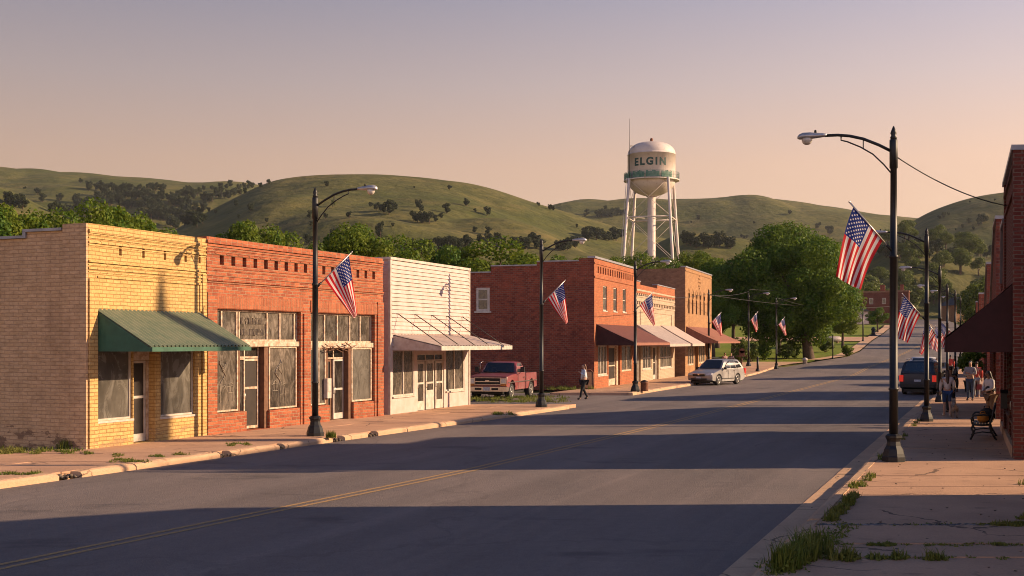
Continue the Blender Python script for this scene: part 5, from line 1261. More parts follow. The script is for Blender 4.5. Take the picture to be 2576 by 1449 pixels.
    if hairlen > .15: hr.p('d', (hd - .075, 0, 1.54), .07, 'c').p('e', (bx - .13, 0, 1.545 - hairlen), .045, 'd')
    skinmesh('hair', sc(hr.v), hr.e, [r_ * k for r_ in hr.r], HAIR[hair], t)
    return t
def spot(px, Y): return ((px - CX) / F * Y, Y, rise(Y) + SW)
g_ = ground(1469, 1005.5, 0)
person('person in a loose pale blue shirt and black trousers walking across the side street', tuple(g_), (-.92, -.25), 1.74, 0, 'pale_blue', 'black', 'auburn', .26, {'L': ((.05, .25, 1.18), (.20, .12, 1.30)), 'R': ((-.04, .24, 1.17), (.08, .2, 1.0))}, .22, 'black', wide=1.3)
person('person with long hair, white top and blue shorts walking the small dog', spot(2383, 42.7), (.2, .98), 1.66, 0, 'white', 'blue', 'brown', .34, {'R': ((.0, .24, 1.16), (.12, .24, .98))}, .10, 'white', shorts=True, wide=1.05)
person('person in dark clothes close behind the woman with the dog', spot(2391, 44.6), (.3, .95), 1.74, 1, 'black', 'black', 'black', .1, None, .08, 'black')
person('person in a grey shirt and blue jeans standing with arms folded on the right pavement', spot(2441, 54.0), (-.55, -.84), 1.80, 0, 'grey', 'jeans', 'grey', .1, {'L': ((.10, .25, 1.16), (.19, .0, 1.20)), 'R': ((.10, .25, 1.13), (.21, -.02, 1.14))}, .0, 'black', wide=1.1)
person('person in a red top carrying a red bag, mostly hidden by the person in jeans', spot(2457, 57.0), (.3, .95), 1.72, 0, 'red', 'grey', 'brown', .1, None, .08, 'white')
person('person in a white shirt and black vest looking down beside the bench', spot(2493, 39.0), (-.97, -.2), 1.72, 1, 'white', 'brown', 'black', .16, {'L': ((.06, .25, 1.17), (.21, .08, 1.08)), 'R': ((.06, .25, 1.17), (.21, .06, 1.05))}, .0, 'black', lean=.06, head=.05, vest='black', wide=1.18)
person('person in an orange red jacket far along the right pavement near the white pickup', spot(2391, 83), (.3, .95), 1.75, 1, 'red', 'black', 'black', .1, None, .12, 'black', wide=1.1)
person('person in a pink top standing behind the roof of the silver wagon', (17.95, 100.5, SW), (.3, -.95), 1.75, 0, 'pink', 'black', 'black', .1, None, 0, 'black')
person('person in a plum coloured top beside the one in pink behind the silver wagon', (18.5, 100.6, SW), (-.5, -.85), 1.74, 0, 'plum', 'black', 'brown', .1, None, 0, 'black')
mb = MB(); c = Vector(spot(2461, 57.0)); mb.prism([(-.13, .0), (.13, .0), (.10, .26), (-.10, .26)], -.05, .05); mb.tube([(-.07, 0, .26), (-.05, 0, .38), (.05, 0, .38), (.07, 0, .26)], .008, 6); o = mb.build('handbag', CL['dark_red']); o.location = c + Vector((.0, -.12, .38)); tag(o, 'dark red bag held by the person in the red top', 'bag')
# dog
def dog(label, loc, face, h=.42):
    t = thing('dog', label, 'dog', loc, math.atan2(face[1], face[0])); a = Sk()
    a.p('che', (.12, 0, .33), (.085, .10)).p('bel', (-.05, 0, .345), (.065, .075), 'che').p('rum', (-.19, 0, .35), (.07, .075), 'bel').p('nec', (.21, 0, .42), .06, 'che').p('hea', (.28, 0, .50), .062, 'nec').p('muz', (.37, 0, .475), .032, 'hea').p('nos', (.405, 0, .475), .02, 'muz')
    a.p('ta1', (-.27, 0, .40), .022, 'rum').p('ta2', (-.33, 0, .50), .016, 'ta1')
    for s in (1, -1):
        n = 'LR'[s < 0]; f = .03 * s
        a.p('sh' + n, (.14, s * .065, .28), .04, 'che').p('kn' + n, (.15 + f, s * .065, .15), .022, 'sh' + n).p('fp' + n, (.15 + f * 2, s * .065, .02), .018, 'kn' + n).p('ft' + n, (.19 + f * 2, s * .065, .014), .016, 'fp' + n)
        a.p('hh' + n, (-.17, s * .06, .28), .05, 'rum').p('st' + n, (-.12 - f, s * .065, .20), .032, 'hh' + n).p('hk' + n, (-.21 - f, s * .065, .12), .018, 'st' + n).p('hp' + n, (-.19 - f, s * .065, .02), .017, 'hk' + n).p('hf' + n, (-.15 - f, s * .065, .014), .016, 'hp' + n)
        a.p('er' + n, (.265, s * .045, .56), .02, 'hea').p('eb' + n, (.255, s * .065, .60), .008, 'er' + n)
    k = h / .42; m = plain('grey and tan fur', (.26, .20, .15), .95, 0, .5, 9, (.09, .07, .055), bmp=.5)
    bdy = skinmesh('body', [v * k for v in a.v], a.e, [tuple(q * k for q in r_) if isinstance(r_, tuple) else r_ * k for r_ in a.r], m, t)
    mb = MB(); mb.lathe([(.066, -.012), (.066, .012)], 14, (0, 0, 0)); col = mb.build('collar', CL['dark_red'], t); col.location = (.215 * k, 0, .43 * k); col.rotation_euler = (0, R(35), 0)
    return t
dog('small grey and tan dog trotting on the right pavement beside the woman', spot(2401, 41.6), (.25, .97), .50)

# ------------------------------------------------------------------ street furniture and small things
def bench(label, loc, rz):
    t = thing('park_bench', label, 'bench', loc, rz); L = 1.5         # x along the wall, back at +y
    for s in (-1, 1):
        x = s * (L / 2); mb = MB(); mb.tube([(x, .30, .95), (x, .22, .62), (x, .15, .40), (x, .20, .22), (x, .33, .0)], .028, 8); mb.tube([(x, .17, .42), (x, -.05, .40), (x, -.27, .41), (x, -.30, .30), (x, -.24, .18), (x, -.33, 0)], .028, 8); mb.tube([(x, .25, .66), (x, .0, .68), (x, -.24, .66), (x, -.31, .58), (x, -.28, .42)], .024, 8); mb.tube([(x, -.25, .17), (x, -.02, .22), (x, .2, .2)], .02, 6)
        mb.build('end_frame', M['black_iron'], t)
    mb = MB()
    for i in range(6): y = -.25 + i * .075; mb.box(-L / 2 + .03, L / 2 - .03, y, y + .06, .425 - i * .003, .45 - i * .003)
    mb.build('seat', M['black_iron'], t); mb = MB()
    for i in range(5): z = .52 + i * .085; y = .185 + (z - .52) * .26; mb.box(-L / 2 + .03, L / 2 - .03, y, y + .022, z, z + .07)
    mb.build('backrest', M['black_iron'], t); return t
bY = 33.0; bp = Vector((wallR(bY) - .62, bY, SW)); brz = math.atan2(-.925, -.379)
bench('black park bench with curled iron ends against the right hand brick shop', bp, brz)
u_ = Vector((.379, .925, 0)).normalized(); out_ = Vector((-.925, .379, 0))
def lump(name, mat, c, r, label, cat, sx=1, sz=1, seed=1, extra=None):
    random.seed(seed); mb = MB(); mb.ball((0, 0, r * sz), r * sx, r, r * sz, 14, 8, jit=.10); mb.tube([(-r * .5, 0, r * 1.7 * sz), (-r * .3, 0, r * 2.3 * sz), (r * .3, 0, r * 2.3 * sz), (r * .5, 0, r * 1.7 * sz)], r * .07, 6); o = mb.build(name, mat); o.location = c; return tag(o, label, cat)
lump('shopping_bag', CL['orange'], bp - u_ * .30 + out_ * .02 + Vector((0, 0, .45)), .16, 'orange bag lying on the park bench', 'bag', 1, .8, 2)
lump('shoulder_bag', CL['black'], bp - u_ * .02 - out_ * .08 + Vector((0, 0, .45)), .2, 'dark slumped bag on the park bench behind the orange one', 'bag', 1.1, .95, 4)
# wall letter box on the right hand shop
mb = MB(); mb.box(-.12, .12, 0, .16, -.2, .2); mb.prism([(-.14, .2), (.14, .2), (.0, .3)], -.01, .18); o = mb.build('wall_box', M['black_iron']); o.location = Vector((wallR(31.3), 31.3, 1.25)) + out_ * .19; o.rotation_euler = (0, 0, brz); tag(o, 'small black metal box fixed to the right hand brick wall', 'box')
# hydrant-like rusty bin by the corner lamp
c = ground(1621, 984, SW); t = thing('litter_bin', 'short rust coloured bin on the far pavement beside the corner lamp', 'litter bin', c); mb = MB(); mb.lathe([(.20, 0), (.21, .05), (.20, .42), (.22, .44), (.22, .50), (.18, .52)], 16); mb.build('drum', M['rust'], t); mb = MB(); mb.lathe([(.19, .52), (.17, .56), (.05, .60), (.01, .61)], 16); mb.build('lid', M['black_iron'], t)
# framed board leaning at the brick corner behind the walking woman
c = ground(1483, 979, SW); t = thing('framed_panel', 'rusty framed panel leaning against the corner of the dark brick wall', 'frame', c, .25); mb = MB(); mb.tube([(-.25, 0, .02), (-.25, .12, .95), (-.12, .15, 1.08), (.12, .15, 1.08), (.25, .12, .95), (.25, 0, .02), (-.25, 0, .02)], .03, 6); mb.build('frame', M['rust'], t); mb = MB(); mb.obox((0, .07, .52), Vector((1, 0, 0)), Vector((0, .12, .99)).normalized(), Vector((0, -.99, .12)), .22, .46, .01); mb.build('panel', M['brown_wood'], t)
# tyre leaning behind the pickup
c = ground(1371, 976, 0); t = thing('old_tyre', 'old black tyre standing against the dark brick wall behind the pickup', 'tyre', c, .3); mb = MB(); mb.lathe([(.2, -.1), (.36, -.12), (.42, -.08), (.42, .08), (.36, .12), (.2, .1), (.2, -.1)], 22, (0, 0, .42), 'y', cap=False); mb.build('tread', M['tyre'], t)
# letter box on a post, bollard and low posts past the wagon
c = at(1866, 104); c.z += SW; t = thing('letter_box', 'red letter box with a rounded top on a thin post behind the silver wagon', 'letter box', c); mb = MB(); mb.tube([(0, 0, 0), (0, 0, 1.25)], .05, 8); mb.build('post', M['brown_wood'], t); mb = MB(); mb.box(-.45, .45, -.2, .2, 1.25, 1.33); mb.build('shelf', M['rust'], t); mb = MB(); mb.box(-.22, .22, -.2, .2, 1.33, 1.75); mb.lathe([(.22, -.2), (.22, .2)], 16, (0, 0, 1.75), 'y'); mb.build('box', M['rust'], t)
def post(px, Y, h, r, label, name='bollard', cat='bollard', z0=0):
    c = at(px, Y); c.z += z0; t = thing(name, label, cat, c); mb = MB(); mb.tube([(0, 0, 0), (0, 0, h)], [r * 1.1, r], 10); mb.build('shaft', M['black_iron'], t); mb = MB(); mb.lathe([(r * 1.3, h), (r * 1.3, h + r * .6), (r * .7, h + r * 1.4), (.005, h + r * 1.8)], 10); mb.build('cap', M['black_iron'], t); mb = MB(); mb.lathe([(r * 2.2, 0), (r * 2.0, .1), (r * 1.2, .25)], 10); mb.build('foot', M['black_iron'], t)
post(1906, 103, 1.1, .09, 'dark green bollard on the far pavement behind the silver wagon', z0=SW)
post(2095, 127, 2.5, .06, 'short black post on the lawn right of the big tree', 'post', 'post')
post(2171, 168, 4.4, .09, 'dark pole at the driveway beyond the lawn', 'post', 'post', .1)
post(2197, 188, .9, .28, 'stubby dark stump like post on the far lawn', 'post', 'post', .1)
c = at(2025, 118); mb = MB(); mb.lathe([(.22, 0), (.2, .35), (.26, .36), (.24, .55), (.1, .62), (.02, .64)], 12); mb.bar((-.3, 0, .42), (.3, 0, .42), .12); o = mb.build('hydrant', M['white_trim']); o.location = c; tag(o, 'pale hydrant on the lawn edge below the big tree', 'hydrant')
c = at(2096, 163); c.z += .1; t = thing('storage_tank', 'long grey storage tank lying beside the driveway behind the big tree', 'tank', c, .2); mb = MB(); mb.lathe([(.05, -1.1), (.3, -1.03), (.4, -.9), (.4, .9), (.3, 1.03), (.05, 1.1)], 20, (0, 0, .5), 'x'); mb.build('vessel', M['grey_tin'], t)
for x in (-.6, .6): mb = MB(); mb.box(x - .1, x + .1, -.3, .3, 0, .2); mb.build('saddle', M['kerb'], t)
# potted shrub stand by the far shop on the right
# far houses at the end of the valley road
def house(label, px, Y, w, d, h, mat, rz, pitched=False, sgn=True):
    c = at(px, Y, terr(px, Y) - .1); t = thing('brick_house' if not pitched else 'house', label, 'house', c, rz); mb = MB(); mb.box(-w / 2, w / 2, -d / 2, d / 2, 0, h); mb.build('wall', mat, t)
    if pitched: mb = MB(); mb.prism([(-w / 2 - .4, h), (w / 2 + .4, h), (0, h + w * .28)], -d / 2 - .4, d / 2 + .4); mb.build('roof', M['tar_roof'], t)
    else:
        mb = MB(); mb.box(-w / 2 - .15, w / 2 + .15, -d / 2 - .15, d / 2 + .15, h + .002, h + .35); mb.build('roof', M['umber_brick'], t)
        mb = MB(); mb.box(w * .2, w * .32, -d / 2 + .5, -d / 2 + 1.4, h + .352, h + 1.9); mb.build('chimney', M['dark_brick'], t)
    for x, z in ((-w * .38, h * .62), (-w * .02, h * .62), (w * .3, h * .62), (-w * .15, h * .2), (w * .22, h * .2)):
        mb = MB(); mb.box(x - w * .05, x + w * .05, -d / 2 - .06, -d / 2 + .1, z, z + h * .2); f_ = mb.build('window', M['white_trim'], t); mb = MB(); mb.box(x - w * .04, x + w * .04, -d / 2 - .075, -d / 2 - .061, z + h * .015, z + h * .185); mb.build('pane', M['glass_dark'], f_)
    return t
house('large brick building darkened to stand for tree shade beyond the big tree', 2196, 300, 9.5, 8, 7.6, M['shade_brick'], -.35)  # deep red brick put in for the shade of the trees
house('smaller brick building behind the large darkened one, half hidden by the nearest lamp', 2252, 315, 7, 8, 8.0, M['shade_brick'], -.35)
house('pale pink low house glimpsed right of the big tree crown', 2138, 290, 7, 6, 3.0, M['white_paint'], .1, True)
house('small white house at the end of the far lawn', 2168, 330, 9, 6, 3.0, M['pale_tin'], .2, True)
house('brick house with a lit roof at the head of the valley on the right', 2420, 330, 9, 8, 4.5, M['tan_brick'], .2, True)
# cables
def cable(a, b, sag, label, r=.012):
    a, b = Vector(a), Vector(b); pts = [a.lerp(b, i / 20) - Vector((0, 0, sag * 4 * (i / 20) * (1 - i / 20))) for i in range(21)]
    mb = MB(); mb.tube(pts, r, 5); return tag(mb.build('cable', M['wire']), label, 'cable')
def pt(px, py, Y): return ((px - CX) / F * Y, Y, HC - (py - HY) / F * Y)
cable(pt(2256, 395, 26.6), (wallR(31) + .1, 31, HC - (520 - HY) / F * 31), .18, 'sagging cable from the nearest lamp to the right hand brick shop', .014)
cable(pt(1784, 742, 95), pt(1884, 733, 112), .2, 'wire between the rust awning lamp and the thin lamp at the trees', .018)
cable(pt(1600, 742, 63.9), pt(1783, 738, 95), .25, 'wire running from the corner lamp past the tan building', .016)
cable(pt(1884, 728, 112), pt(2171, 712, 168), .5, 'upper wire crossing in front of the big tree', .02)
cable(pt(1783, 742, 95), pt(2245, 770, 170), .6, 'lower wire crossing in front of the big tree', .02)
cable(pt(1954, 749, 107), pt(2171, 790, 168), .4, 'lowest wire running to the pole by the driveway', .018)
# ------------------------------------------------------------------ trees, shrubs and weeds
def crown_mesh(name, seed, H, Rr, zc, rz, nblob, nleaf, leaf, mat, spread=.72, bs=(.26, .42), low=0.0, cx=0.0):
    rnd = random.Random(seed); bl = []
    for i in range(nblob):
        a = rnd.uniform(0, 2 * math.pi); z = rnd.uniform(-1, 1); q = math.sqrt(1 - z * z) * rnd.uniform(.55, 1.05) * spread; z *= rnd.uniform(.7, 1.08) * spread
        bl.append((Vector((cx + Rr * q * math.cos(a), Rr * q * math.sin(a), zc + rz * z)), rnd.uniform(*bs) * Rr))
    bl.append((Vector((cx, 0, zc)), Rr * .42))
    tot = sum(r * r for _, r in bl); V = []; Fc = []
    for c, r in bl:
        for k in range(int(nleaf * r * r / tot)):
            while True:
                d = Vector((rnd.uniform(-1, 1), rnd.uniform(-1, 1), rnd.uniform(-1, 1)))
                if .05 < d.length < 1: break
            L_ = d.length; d.normalize(); p = c + Vector((d.x * r, d.y * r, d.z * r * .8)) * (L_ ** .35) * rnd.uniform(.8, 1.12)
            if p.z < low: continue
            nrm = (d + Vector((rnd.gauss(0, .7), rnd.gauss(0, .7), rnd.gauss(.3, .7)))).normalized()
            x = nrm.cross(Vector((rnd.gauss(0, 1), rnd.gauss(0, 1), rnd.gauss(0, 1)))).normalized(); y = nrm.cross(x); s = leaf * rnd.uniform(.6, 1.35)
            o = len(V); V += [p + x * s * .5, p + y * s * .32, p - x * s * .5, p - y * s * .32]; Fc.append((o, o + 1, o + 2, o + 3))
    me = bpy.data.meshes.new(name); me.from_pydata([tuple(v) for v in V], [], Fc); me.materials.append(mat); me.update()
    return me, bl
def trunk_mb(H, r, bl, n, top=.62, cx=0, sway=.1):
    mb = MB(); mb.tube([(0, 0, -.3), (0, 0, .0), (cx * .1, 0, H * .12), (cx * .3 + sway * .4, .1, H * .3), (cx * .6 + sway, 0, H * top)], [r * 1.5, r * 1.25, r, r * .8, r * .4], 12)
    for c, rr in bl[:n]:
        b = Vector((cx * .3 + sway * .4, .05, H * random.uniform(.24, .42))); m = b.lerp(c, .5) + Vector((0, 0, H * .03)); mb.tube([b, m, c], [r * .45, r * .28, r * .1], 6, cap=False)
    return mb
TOPZ = {}
def tree_proto(name, seed, H, Rr, zc, rz, nb, nl, leaf, mat, r, limbs=6, low=0, **kw):
    t = thing(name, 'x', 'tree'); me, bl = crown_mesh('crown', seed, H, Rr, zc, rz, nb, nl, leaf, mat, low=low, **kw)
    zs_ = sorted(v.co.z for v in me.vertices); TOPZ[t.name] = zs_[int(len(zs_) * .996)]
    link('crown', me, t); trunk_mb(H, r, bl, limbs, cx=kw.get('cx', 0)).build('trunk', M['bark'], t); return t
def put(o, loc, sx, sz, rz, label, group=None, cat='tree'):
    q = first(o); q.location = loc; q.scale = (sx, sx, sz); q.rotation_euler = (0, 0, rz); q['label'] = label; q['category'] = cat
    if group: q['group'] = group
    elif 'group' in q: del q['group']
    return q
rt = random.Random(11)
BACK = [tree_proto('broadleaf_tree', s, 10, 3.4, 6.3, 3.7, nb, 15000, .215, m, .24, low=1.6, bs=(.20, .36), spread=.82) for s, nb, m in ((21, 26, M['leaf']), (22, 30, M['leaf']), (23, 24, M['leaf_dark']), (24, 28, M['leaf']))]
backs = [(-60, 535, 60, 58, 2, 'dark leafy tree cut by the left edge behind the yellow shop'), (30, 522, 62, 60, 0, 'leafy tree behind the low side parapet of the yellow shop'), (108, 550, 58, 64, 1, 'lower tree behind the metal coping of the yellow shop'), (168, 540, 60, 63, 3, 'tree just left of the tall corner of the yellow shop'),
 (245, 513, 66, 66, 1, 'tallest tree behind the yellow shop front'), (318, 528, 62, 68, 0, 'tree with a ragged top above the middle of the yellow shop'), (385, 566, 36, 72, 3, 'small tree top peeping over the right half of the yellow shop'),
 (637, 562, 42, 76, 0, 'round tree crown above the left half of the red two bay shop'), (712, 592, 52, 82, 1, 'low wide tree crown left of the first lamp over the red shop'), (818, 604, 46, 84, 3, 'low tree just right of the first lamp over the red shop'), (880, 571, 72, 80, 0, 'big bright tree crown over the right half of the red shop'),
 (1030, 600, 68, 88, 1, 'yellow green tree above the left side of the white shop'), (1125, 626, 58, 92, 2, 'darker tree above the right side of the white shop'), (1235, 603, 88, 94, 3, 'wide tree above the gap beside the white shop'), (1325, 640, 54, 98, 0, 'tree above the low rear part of the dark brick side wall'), (1405, 650, 46, 104, 2, 'dark low tree behind the stepped brick parapet beside the second lamp'), (1455, 652, 40, 120, 1, 'small tree behind the tall end of the stepped brick parapet')]
for px, py, hw, Y, v, lab in backs:
    H = (HC + (HY - py) / F * Y - rise(Y)) * 1.0; sx = max(.85, 1.75 * hw / F * Y / 3.2); put(BACK[v], at(px, Y), sx, H / TOPZ[BACK[v].name], rt.uniform(0, 6), lab)
for px, py, hw, Y, v, lab in ((1752, 636, 48, 170, 0, 'tree top just right of the water tower over the tan building'), (1700, 655, 40, 160, 2, 'dark tree between the water tower legs and the tan building'), (1600, 640, 50, 185, 3, 'tree behind the left legs of the water tower'), (1655, 648, 44, 190, 1, 'tree behind the riser pipe of the water tower'), (1805, 655, 55, 150, 2, 'dark tree at the left edge of the big tree behind the tan building'), (1545, 650, 40, 180, 1, 'tree left of the water tower above the brick building')):
    H = HC + (HY - py) / F * Y - rise(Y); put(BACK[v], at(px, Y), 1.4 * hw / F * Y / 3.2, H / TOPZ[BACK[v].name], rt.uniform(0, 6), lab)
# the big tree on the lawn
def groundY(py, z=0):
    lo, hi = 60.0, 420.0
    for _ in range(40):
        m = (lo + hi) / 2
        if HY + (HC - rise(m) - z) / F ** 0 * F / m > py: lo = m
        else: hi = m
    return lo
Yb = groundY(903); Hb = (HC + (HY - 590) / F * Yb) - rise(Yb)
t = tree_proto('shade_tree', 77, Hb, 8.1, Hb * .58, Hb * .46, 70, 95000, .27, M['leaf_dark'], .52, 12, low=Hb * .10, cx=-2.2, bs=(.17, .30), spread=.87)
t.location = at(2035, Yb); tag(t, 'very large round shade tree on the lawn at the bend of the street', 'tree')
for px, Y, H, hw, v, lab in ((1845, 135, 9.5, 3.3, 2, 'dark tree under the left side of the big shade tree behind the thin lamp'), (1795, 122, 7.5, 2.6, 2, 'dark tree directly behind the rust awning corner'), (1960, 140, 8.5, 3.4, 2, 'dark tree in the shade behind the far corner lamp'), (2120, 150, 5.5, 2.4, 3, 'lower tree at the right edge under the big shade tree')): put(BACK[v], at(px, Y), hw / 3.4, H / 10, rt.uniform(0, 6), lab)
put(BACK[2], at(2208, 205, rise(205) + .1), 2.1 / 3.4, .43, 1.0, 'small dark round tree on the far lawn below the brick building')
SHRUB = []
for s, m in ((31, M['leaf_mid']), (32, M['leaf'])):
    t = thing('shrub', 'x', 'shrub'); me, bl = crown_mesh('foliage', s, 1.4, .8, .75, .65, 14, 1500, .14, m, low=.0); link('foliage', me, t)
    mb = MB()
    for c, r in bl[:7]: mb.tube([(0, 0, -.05), (c.x * .5, c.y * .5, c.z * .4), tuple(c)], [.03, .02, .008], 5)
    mb.build('stem', M['bark'], t); SHRUB.append(t)
for px, Y, sx, sz, v, lab in ((1890, 121, 1.6, 1.5, 0, 'sunlit shrub left of the far corner lamp below the big tree'), (1925, 124, 1.3, 1.7, 1, 'tall shrub between the thin lamp and the far corner lamp'), (1975, 126, 1.5, 1.2, 0, 'shrub just right of the far corner lamp'), (2000, 128, 1.2, 1.5, 1, 'shrub left of the thick trunk of the big tree'), (2075, 140, 1.6, 1.3, 0, 'shrub right of the thick trunk of the big tree'), (2133, 132, 1.1, .9, 1, 'small shrub at the lawn corner by the street edge'), (1860, 118, 1.5, 1.9, 0, 'shrub behind the red letter box')):
    put(SHRUB[v], at(px, Y), sx, sz, rt.uniform(0, 6), lab, cat='shrub')
# planter with foliage on the right pavement
c = Vector((wallR(63) - .8, 63, SW)); t = thing('planter', 'dark tub planter with leafy green plant by the right hand wall', 'planter', c); mb = MB(); mb.lathe([(.28, 0), (.36, .55), (.40, .56), (.40, .62), (.33, .62), (.3, .5)], 16); mb.build('tub', M['black_iron'], t); me, bl = crown_mesh('foliage', 91, 1.4, .85, 1.65, .75, 14, 1600, .16, M['leaf'], low=.5); link('foliage', me, t); mb = MB()
for q, r in bl[:8]: mb.tube([(0, 0, .5), tuple(q * .6), tuple(q)], [.03, .02, .008], 5)
mb.build('stem', M['bark'], t)
# ---- trees on the hills and in the valleys
FAR = [tree_proto('hill_tree', s, 10, 4.6, 5.2, 4.7, nb, 2600, .70, M['leaf_far'], .35, 3, low=.3) for s, nb in ((41, 14), (42, 18), (43, 12), (44, 16))]
MID = [tree_proto('valley_tree', s, 10, 4.2, 5.6, 4.3, nb, 3200, .50, M['leaf_mid'], .3, 3, low=.3) for s, nb in ((51, 16), (52, 20), (53, 14))]
def hill(px, py, h, label, group, w=1.0, pool=FAR, jit=True):
    p = on_terrain(px, py)
    if p is None: return
    H = h / F * p.y * 1.05; v = pool[rt.randrange(len(pool))]
    put(v, p - Vector((0, 0, H * .04)), H / 10 * w * rt.uniform(.95, 1.3), H / TOPZ[v.name], rt.uniform(0, 6), label, group)
def scatter(lst, label, group, w=1.0, pool=FAR):
    for px, py, h in lst: hill(px, py, h, label, group, w, pool)
def band(n, x0, x1, ya, yb, h0, h1, label, group, w=1.0, pool=FAR, dy=6):
    for i in range(n):
        u = (i + rt.uniform(-.35, .35) + .5) / n; hill(x0 + (x1 - x0) * u, ya + (yb - ya) * u + rt.uniform(-dy, dy), rt.uniform(h0, h1), label, group, w, pool)
lab, gr = 'dark tree in the wood of the valley left of the big round hill', 'wood in the left valley'
scatter([(203, 460, 12), (95, 489, 17), (107, 508, 22), (150, 506, 20), (192, 512, 26), (62, 478, 9)], lab, gr)
band(10, 222, 330, 480, 486, 16, 26, lab, gr); band(8, 336, 418, 482, 480, 14, 22, lab, gr); band(16, 425, 645, 494, 468, 12, 18, lab, gr); band(5, 246, 322, 516, 522, 20, 28, lab, gr); band(6, 326, 402, 522, 526, 20, 28, lab, gr)
band(8, 432, 515, 518, 540, 18, 28, lab, gr, dy=10); band(9, 352, 505, 556, 565, 24, 34, lab, gr, dy=8); band(10, 512, 632, 508, 480, 12, 18, lab, gr); band(5, 14, 62, 512, 522, 24, 32, lab, gr); band(6, 130, 240, 535, 545, 22, 32, lab, gr); band(6, 560, 690, 492, 462, 8, 13, lab, gr, dy=3)
band(8, 240, 320, 500, 506, 22, 30, lab, gr, dy=9); band(10, 330, 450, 505, 512, 20, 28, lab, gr, dy=9); band(9, 460, 600, 500, 495, 16, 24, lab, gr, dy=9); band(8, 380, 470, 540, 548, 26, 34, lab, gr, dy=9); band(6, 420, 520, 575, 562, 24, 32, lab, gr, dy=7); band(5, 190, 240, 525, 520, 24, 30, lab, gr)
lab, gr = 'lone dark tree dotted on the slope of the big round hill', 'scattered trees on the big hill'
scatter([(524, 533, 12), (543, 538, 12), (593, 518, 14), (631, 531, 19), (601, 549, 10), (671, 559, 11), (780, 541, 12), (822, 469, 14), (778, 549, 13), (819, 550, 14), (879, 548, 16), (1042, 474, 6), (1042, 441, 5), (980, 438, 5), (1131, 477, 12), (1173, 518, 19), (1109, 549, 13), (1195, 534, 10), (1225, 542, 22), (1281, 485, 5), (1194, 585, 15), (1228, 590, 20), (783, 568, 12), (988, 570, 10), (838, 597, 22), (776, 614, 26), (1124, 537, 26)], lab, gr)
hill(837, 521, 18, 'pale yellow green tree among dark ones on the left flank of the big hill', None, .9, MID)
hill(770, 431, 8, 'tiny tree on the skyline at the crest of the big hill', None)
hill(1369, 507, 13, 'lone tree on the right shoulder of the big hill against the sky', None)
hill(957, 603, 46, 'tall dark tree at the foot of the hill above the end of the red shop', None, .62)
lab, gr = 'dark tree in the small clumps halfway up the big round hill', 'clumps on the big hill'
scatter([(933, 521, 13), (948, 529, 20), (958, 530, 16), (979, 539, 36), (990, 530, 24), (966, 536, 18), (1052, 522, 20), (1058, 534, 22), (1041, 556, 26), (1064, 562, 30), (1080, 562, 30), (1050, 560, 24), (1095, 558, 18), (1354, 519, 11), (1384, 527, 13), (1392, 529, 10)], lab, gr)
lab, gr = 'dark tree in the belt of woods along the foot of the big hill', 'belt of woods under the big hill'
band(8, 1098, 1180, 630, 628, 26, 38, lab, gr); band(6, 1206, 1265, 614, 612, 18, 24, lab, gr); band(8, 1288, 1366, 622, 622, 24, 34, lab, gr); band(5, 1400, 1455, 628, 622, 24, 32, lab, gr); band(10, 1466, 1565, 602, 600, 22, 32, lab, gr); scatter([(1451, 573, 10), (1470, 600, 20)], lab, gr); band(5, 1010, 1090, 618, 626, 14, 22, lab, gr)
lab, gr = 'dark tree on the saddle between the big hill and the far ridge', 'trees on the saddle'
scatter([(1477, 541, 15), (1471, 545, 9), (1523, 528, 11)], lab, gr); band(9, 1502, 1575, 552, 540, 14, 22, lab, gr)
lab, gr = 'small tree scattered on the far ridge right of the water tower', 'scattered trees on the far ridge'
scatter([(1757, 553, 12), (1739, 562, 6), (1897, 563, 7), (1987, 539, 11), (1973, 585, 11), (1897, 591, 6), (2058, 576, 17), (2088, 590, 22), (2080, 578, 10), (2071, 620, 15), (2282, 562, 9)], lab, gr)
hill(2211, 539, 12, 'single tree standing on the skyline left of the nearest lamp', None)
lab, gr = 'dark tree in the round copse on the knoll right of the water tower', 'copse on the knoll'
band(9, 1716, 1850, 618, 622, 28, 40, lab, gr); band(5, 1860, 1900, 600, 606, 6, 10, lab, gr)
lab, gr = 'dark tree on the hazy hillside at the right edge of the photo', 'trees on the right hill'
scatter([(2374, 548, 14), (2362, 552, 10), (2385, 543, 9), (2438, 562, 13), (2470, 561, 24), (2462, 566, 18), (2480, 558, 16), (2504, 563, 11), (2421, 573, 9), (2448, 578, 8), (2404, 580, 6), (2440, 510, 5), (2503, 505, 5)], lab, gr)
lab, gr = 'dark tree in the wood below the hazy right hill', 'wood below the right hill'
band(12, 2210, 2368, 642, 640, 28, 40, lab, gr, dy=8); band(4, 2380, 2412, 645, 648, 18, 26, lab, gr); band(9, 2425, 2506, 640, 645, 22, 30, lab, gr)
lab, gr = 'sunlit green tree in the valley wood at the top of the street', 'valley wood'
def valley(px, Y, H, w):
    z = terr(px, Y); put(MID[rt.randrange(3)], ((px - CX) / F * Y, Y, z - .3), H / 10 * w, H / 10, rt.uniform(0, 6), lab, gr)
for i in range(120):
    Y = rt.uniform(330, 600); px = rt.uniform(2120, 2560); X = (px - CX) / F * Y
    if Y < 470 and abs(X - lerp_tab(ROADC, Y)) < 13: continue
    if px < 2262 and Y < 345: Y += 60
    valley(px, Y, rt.uniform(8, 13), rt.uniform(.95, 1.4))
for px, Y, H in ((2128, 260, 7), (2150, 345, 10), (2180, 350, 9), (2225, 352, 10), (2470, 190, 9), (2500, 160, 9), (2455, 240, 10), (2480, 280, 11), (2520, 200, 9), (2440, 300, 9), (2466, 150, 6)): valley(px, Y, H, rt.uniform(.9, 1.1))
lab, gr = 'green tree in the low wood behind the big shade tree', 'low wood behind the big tree'
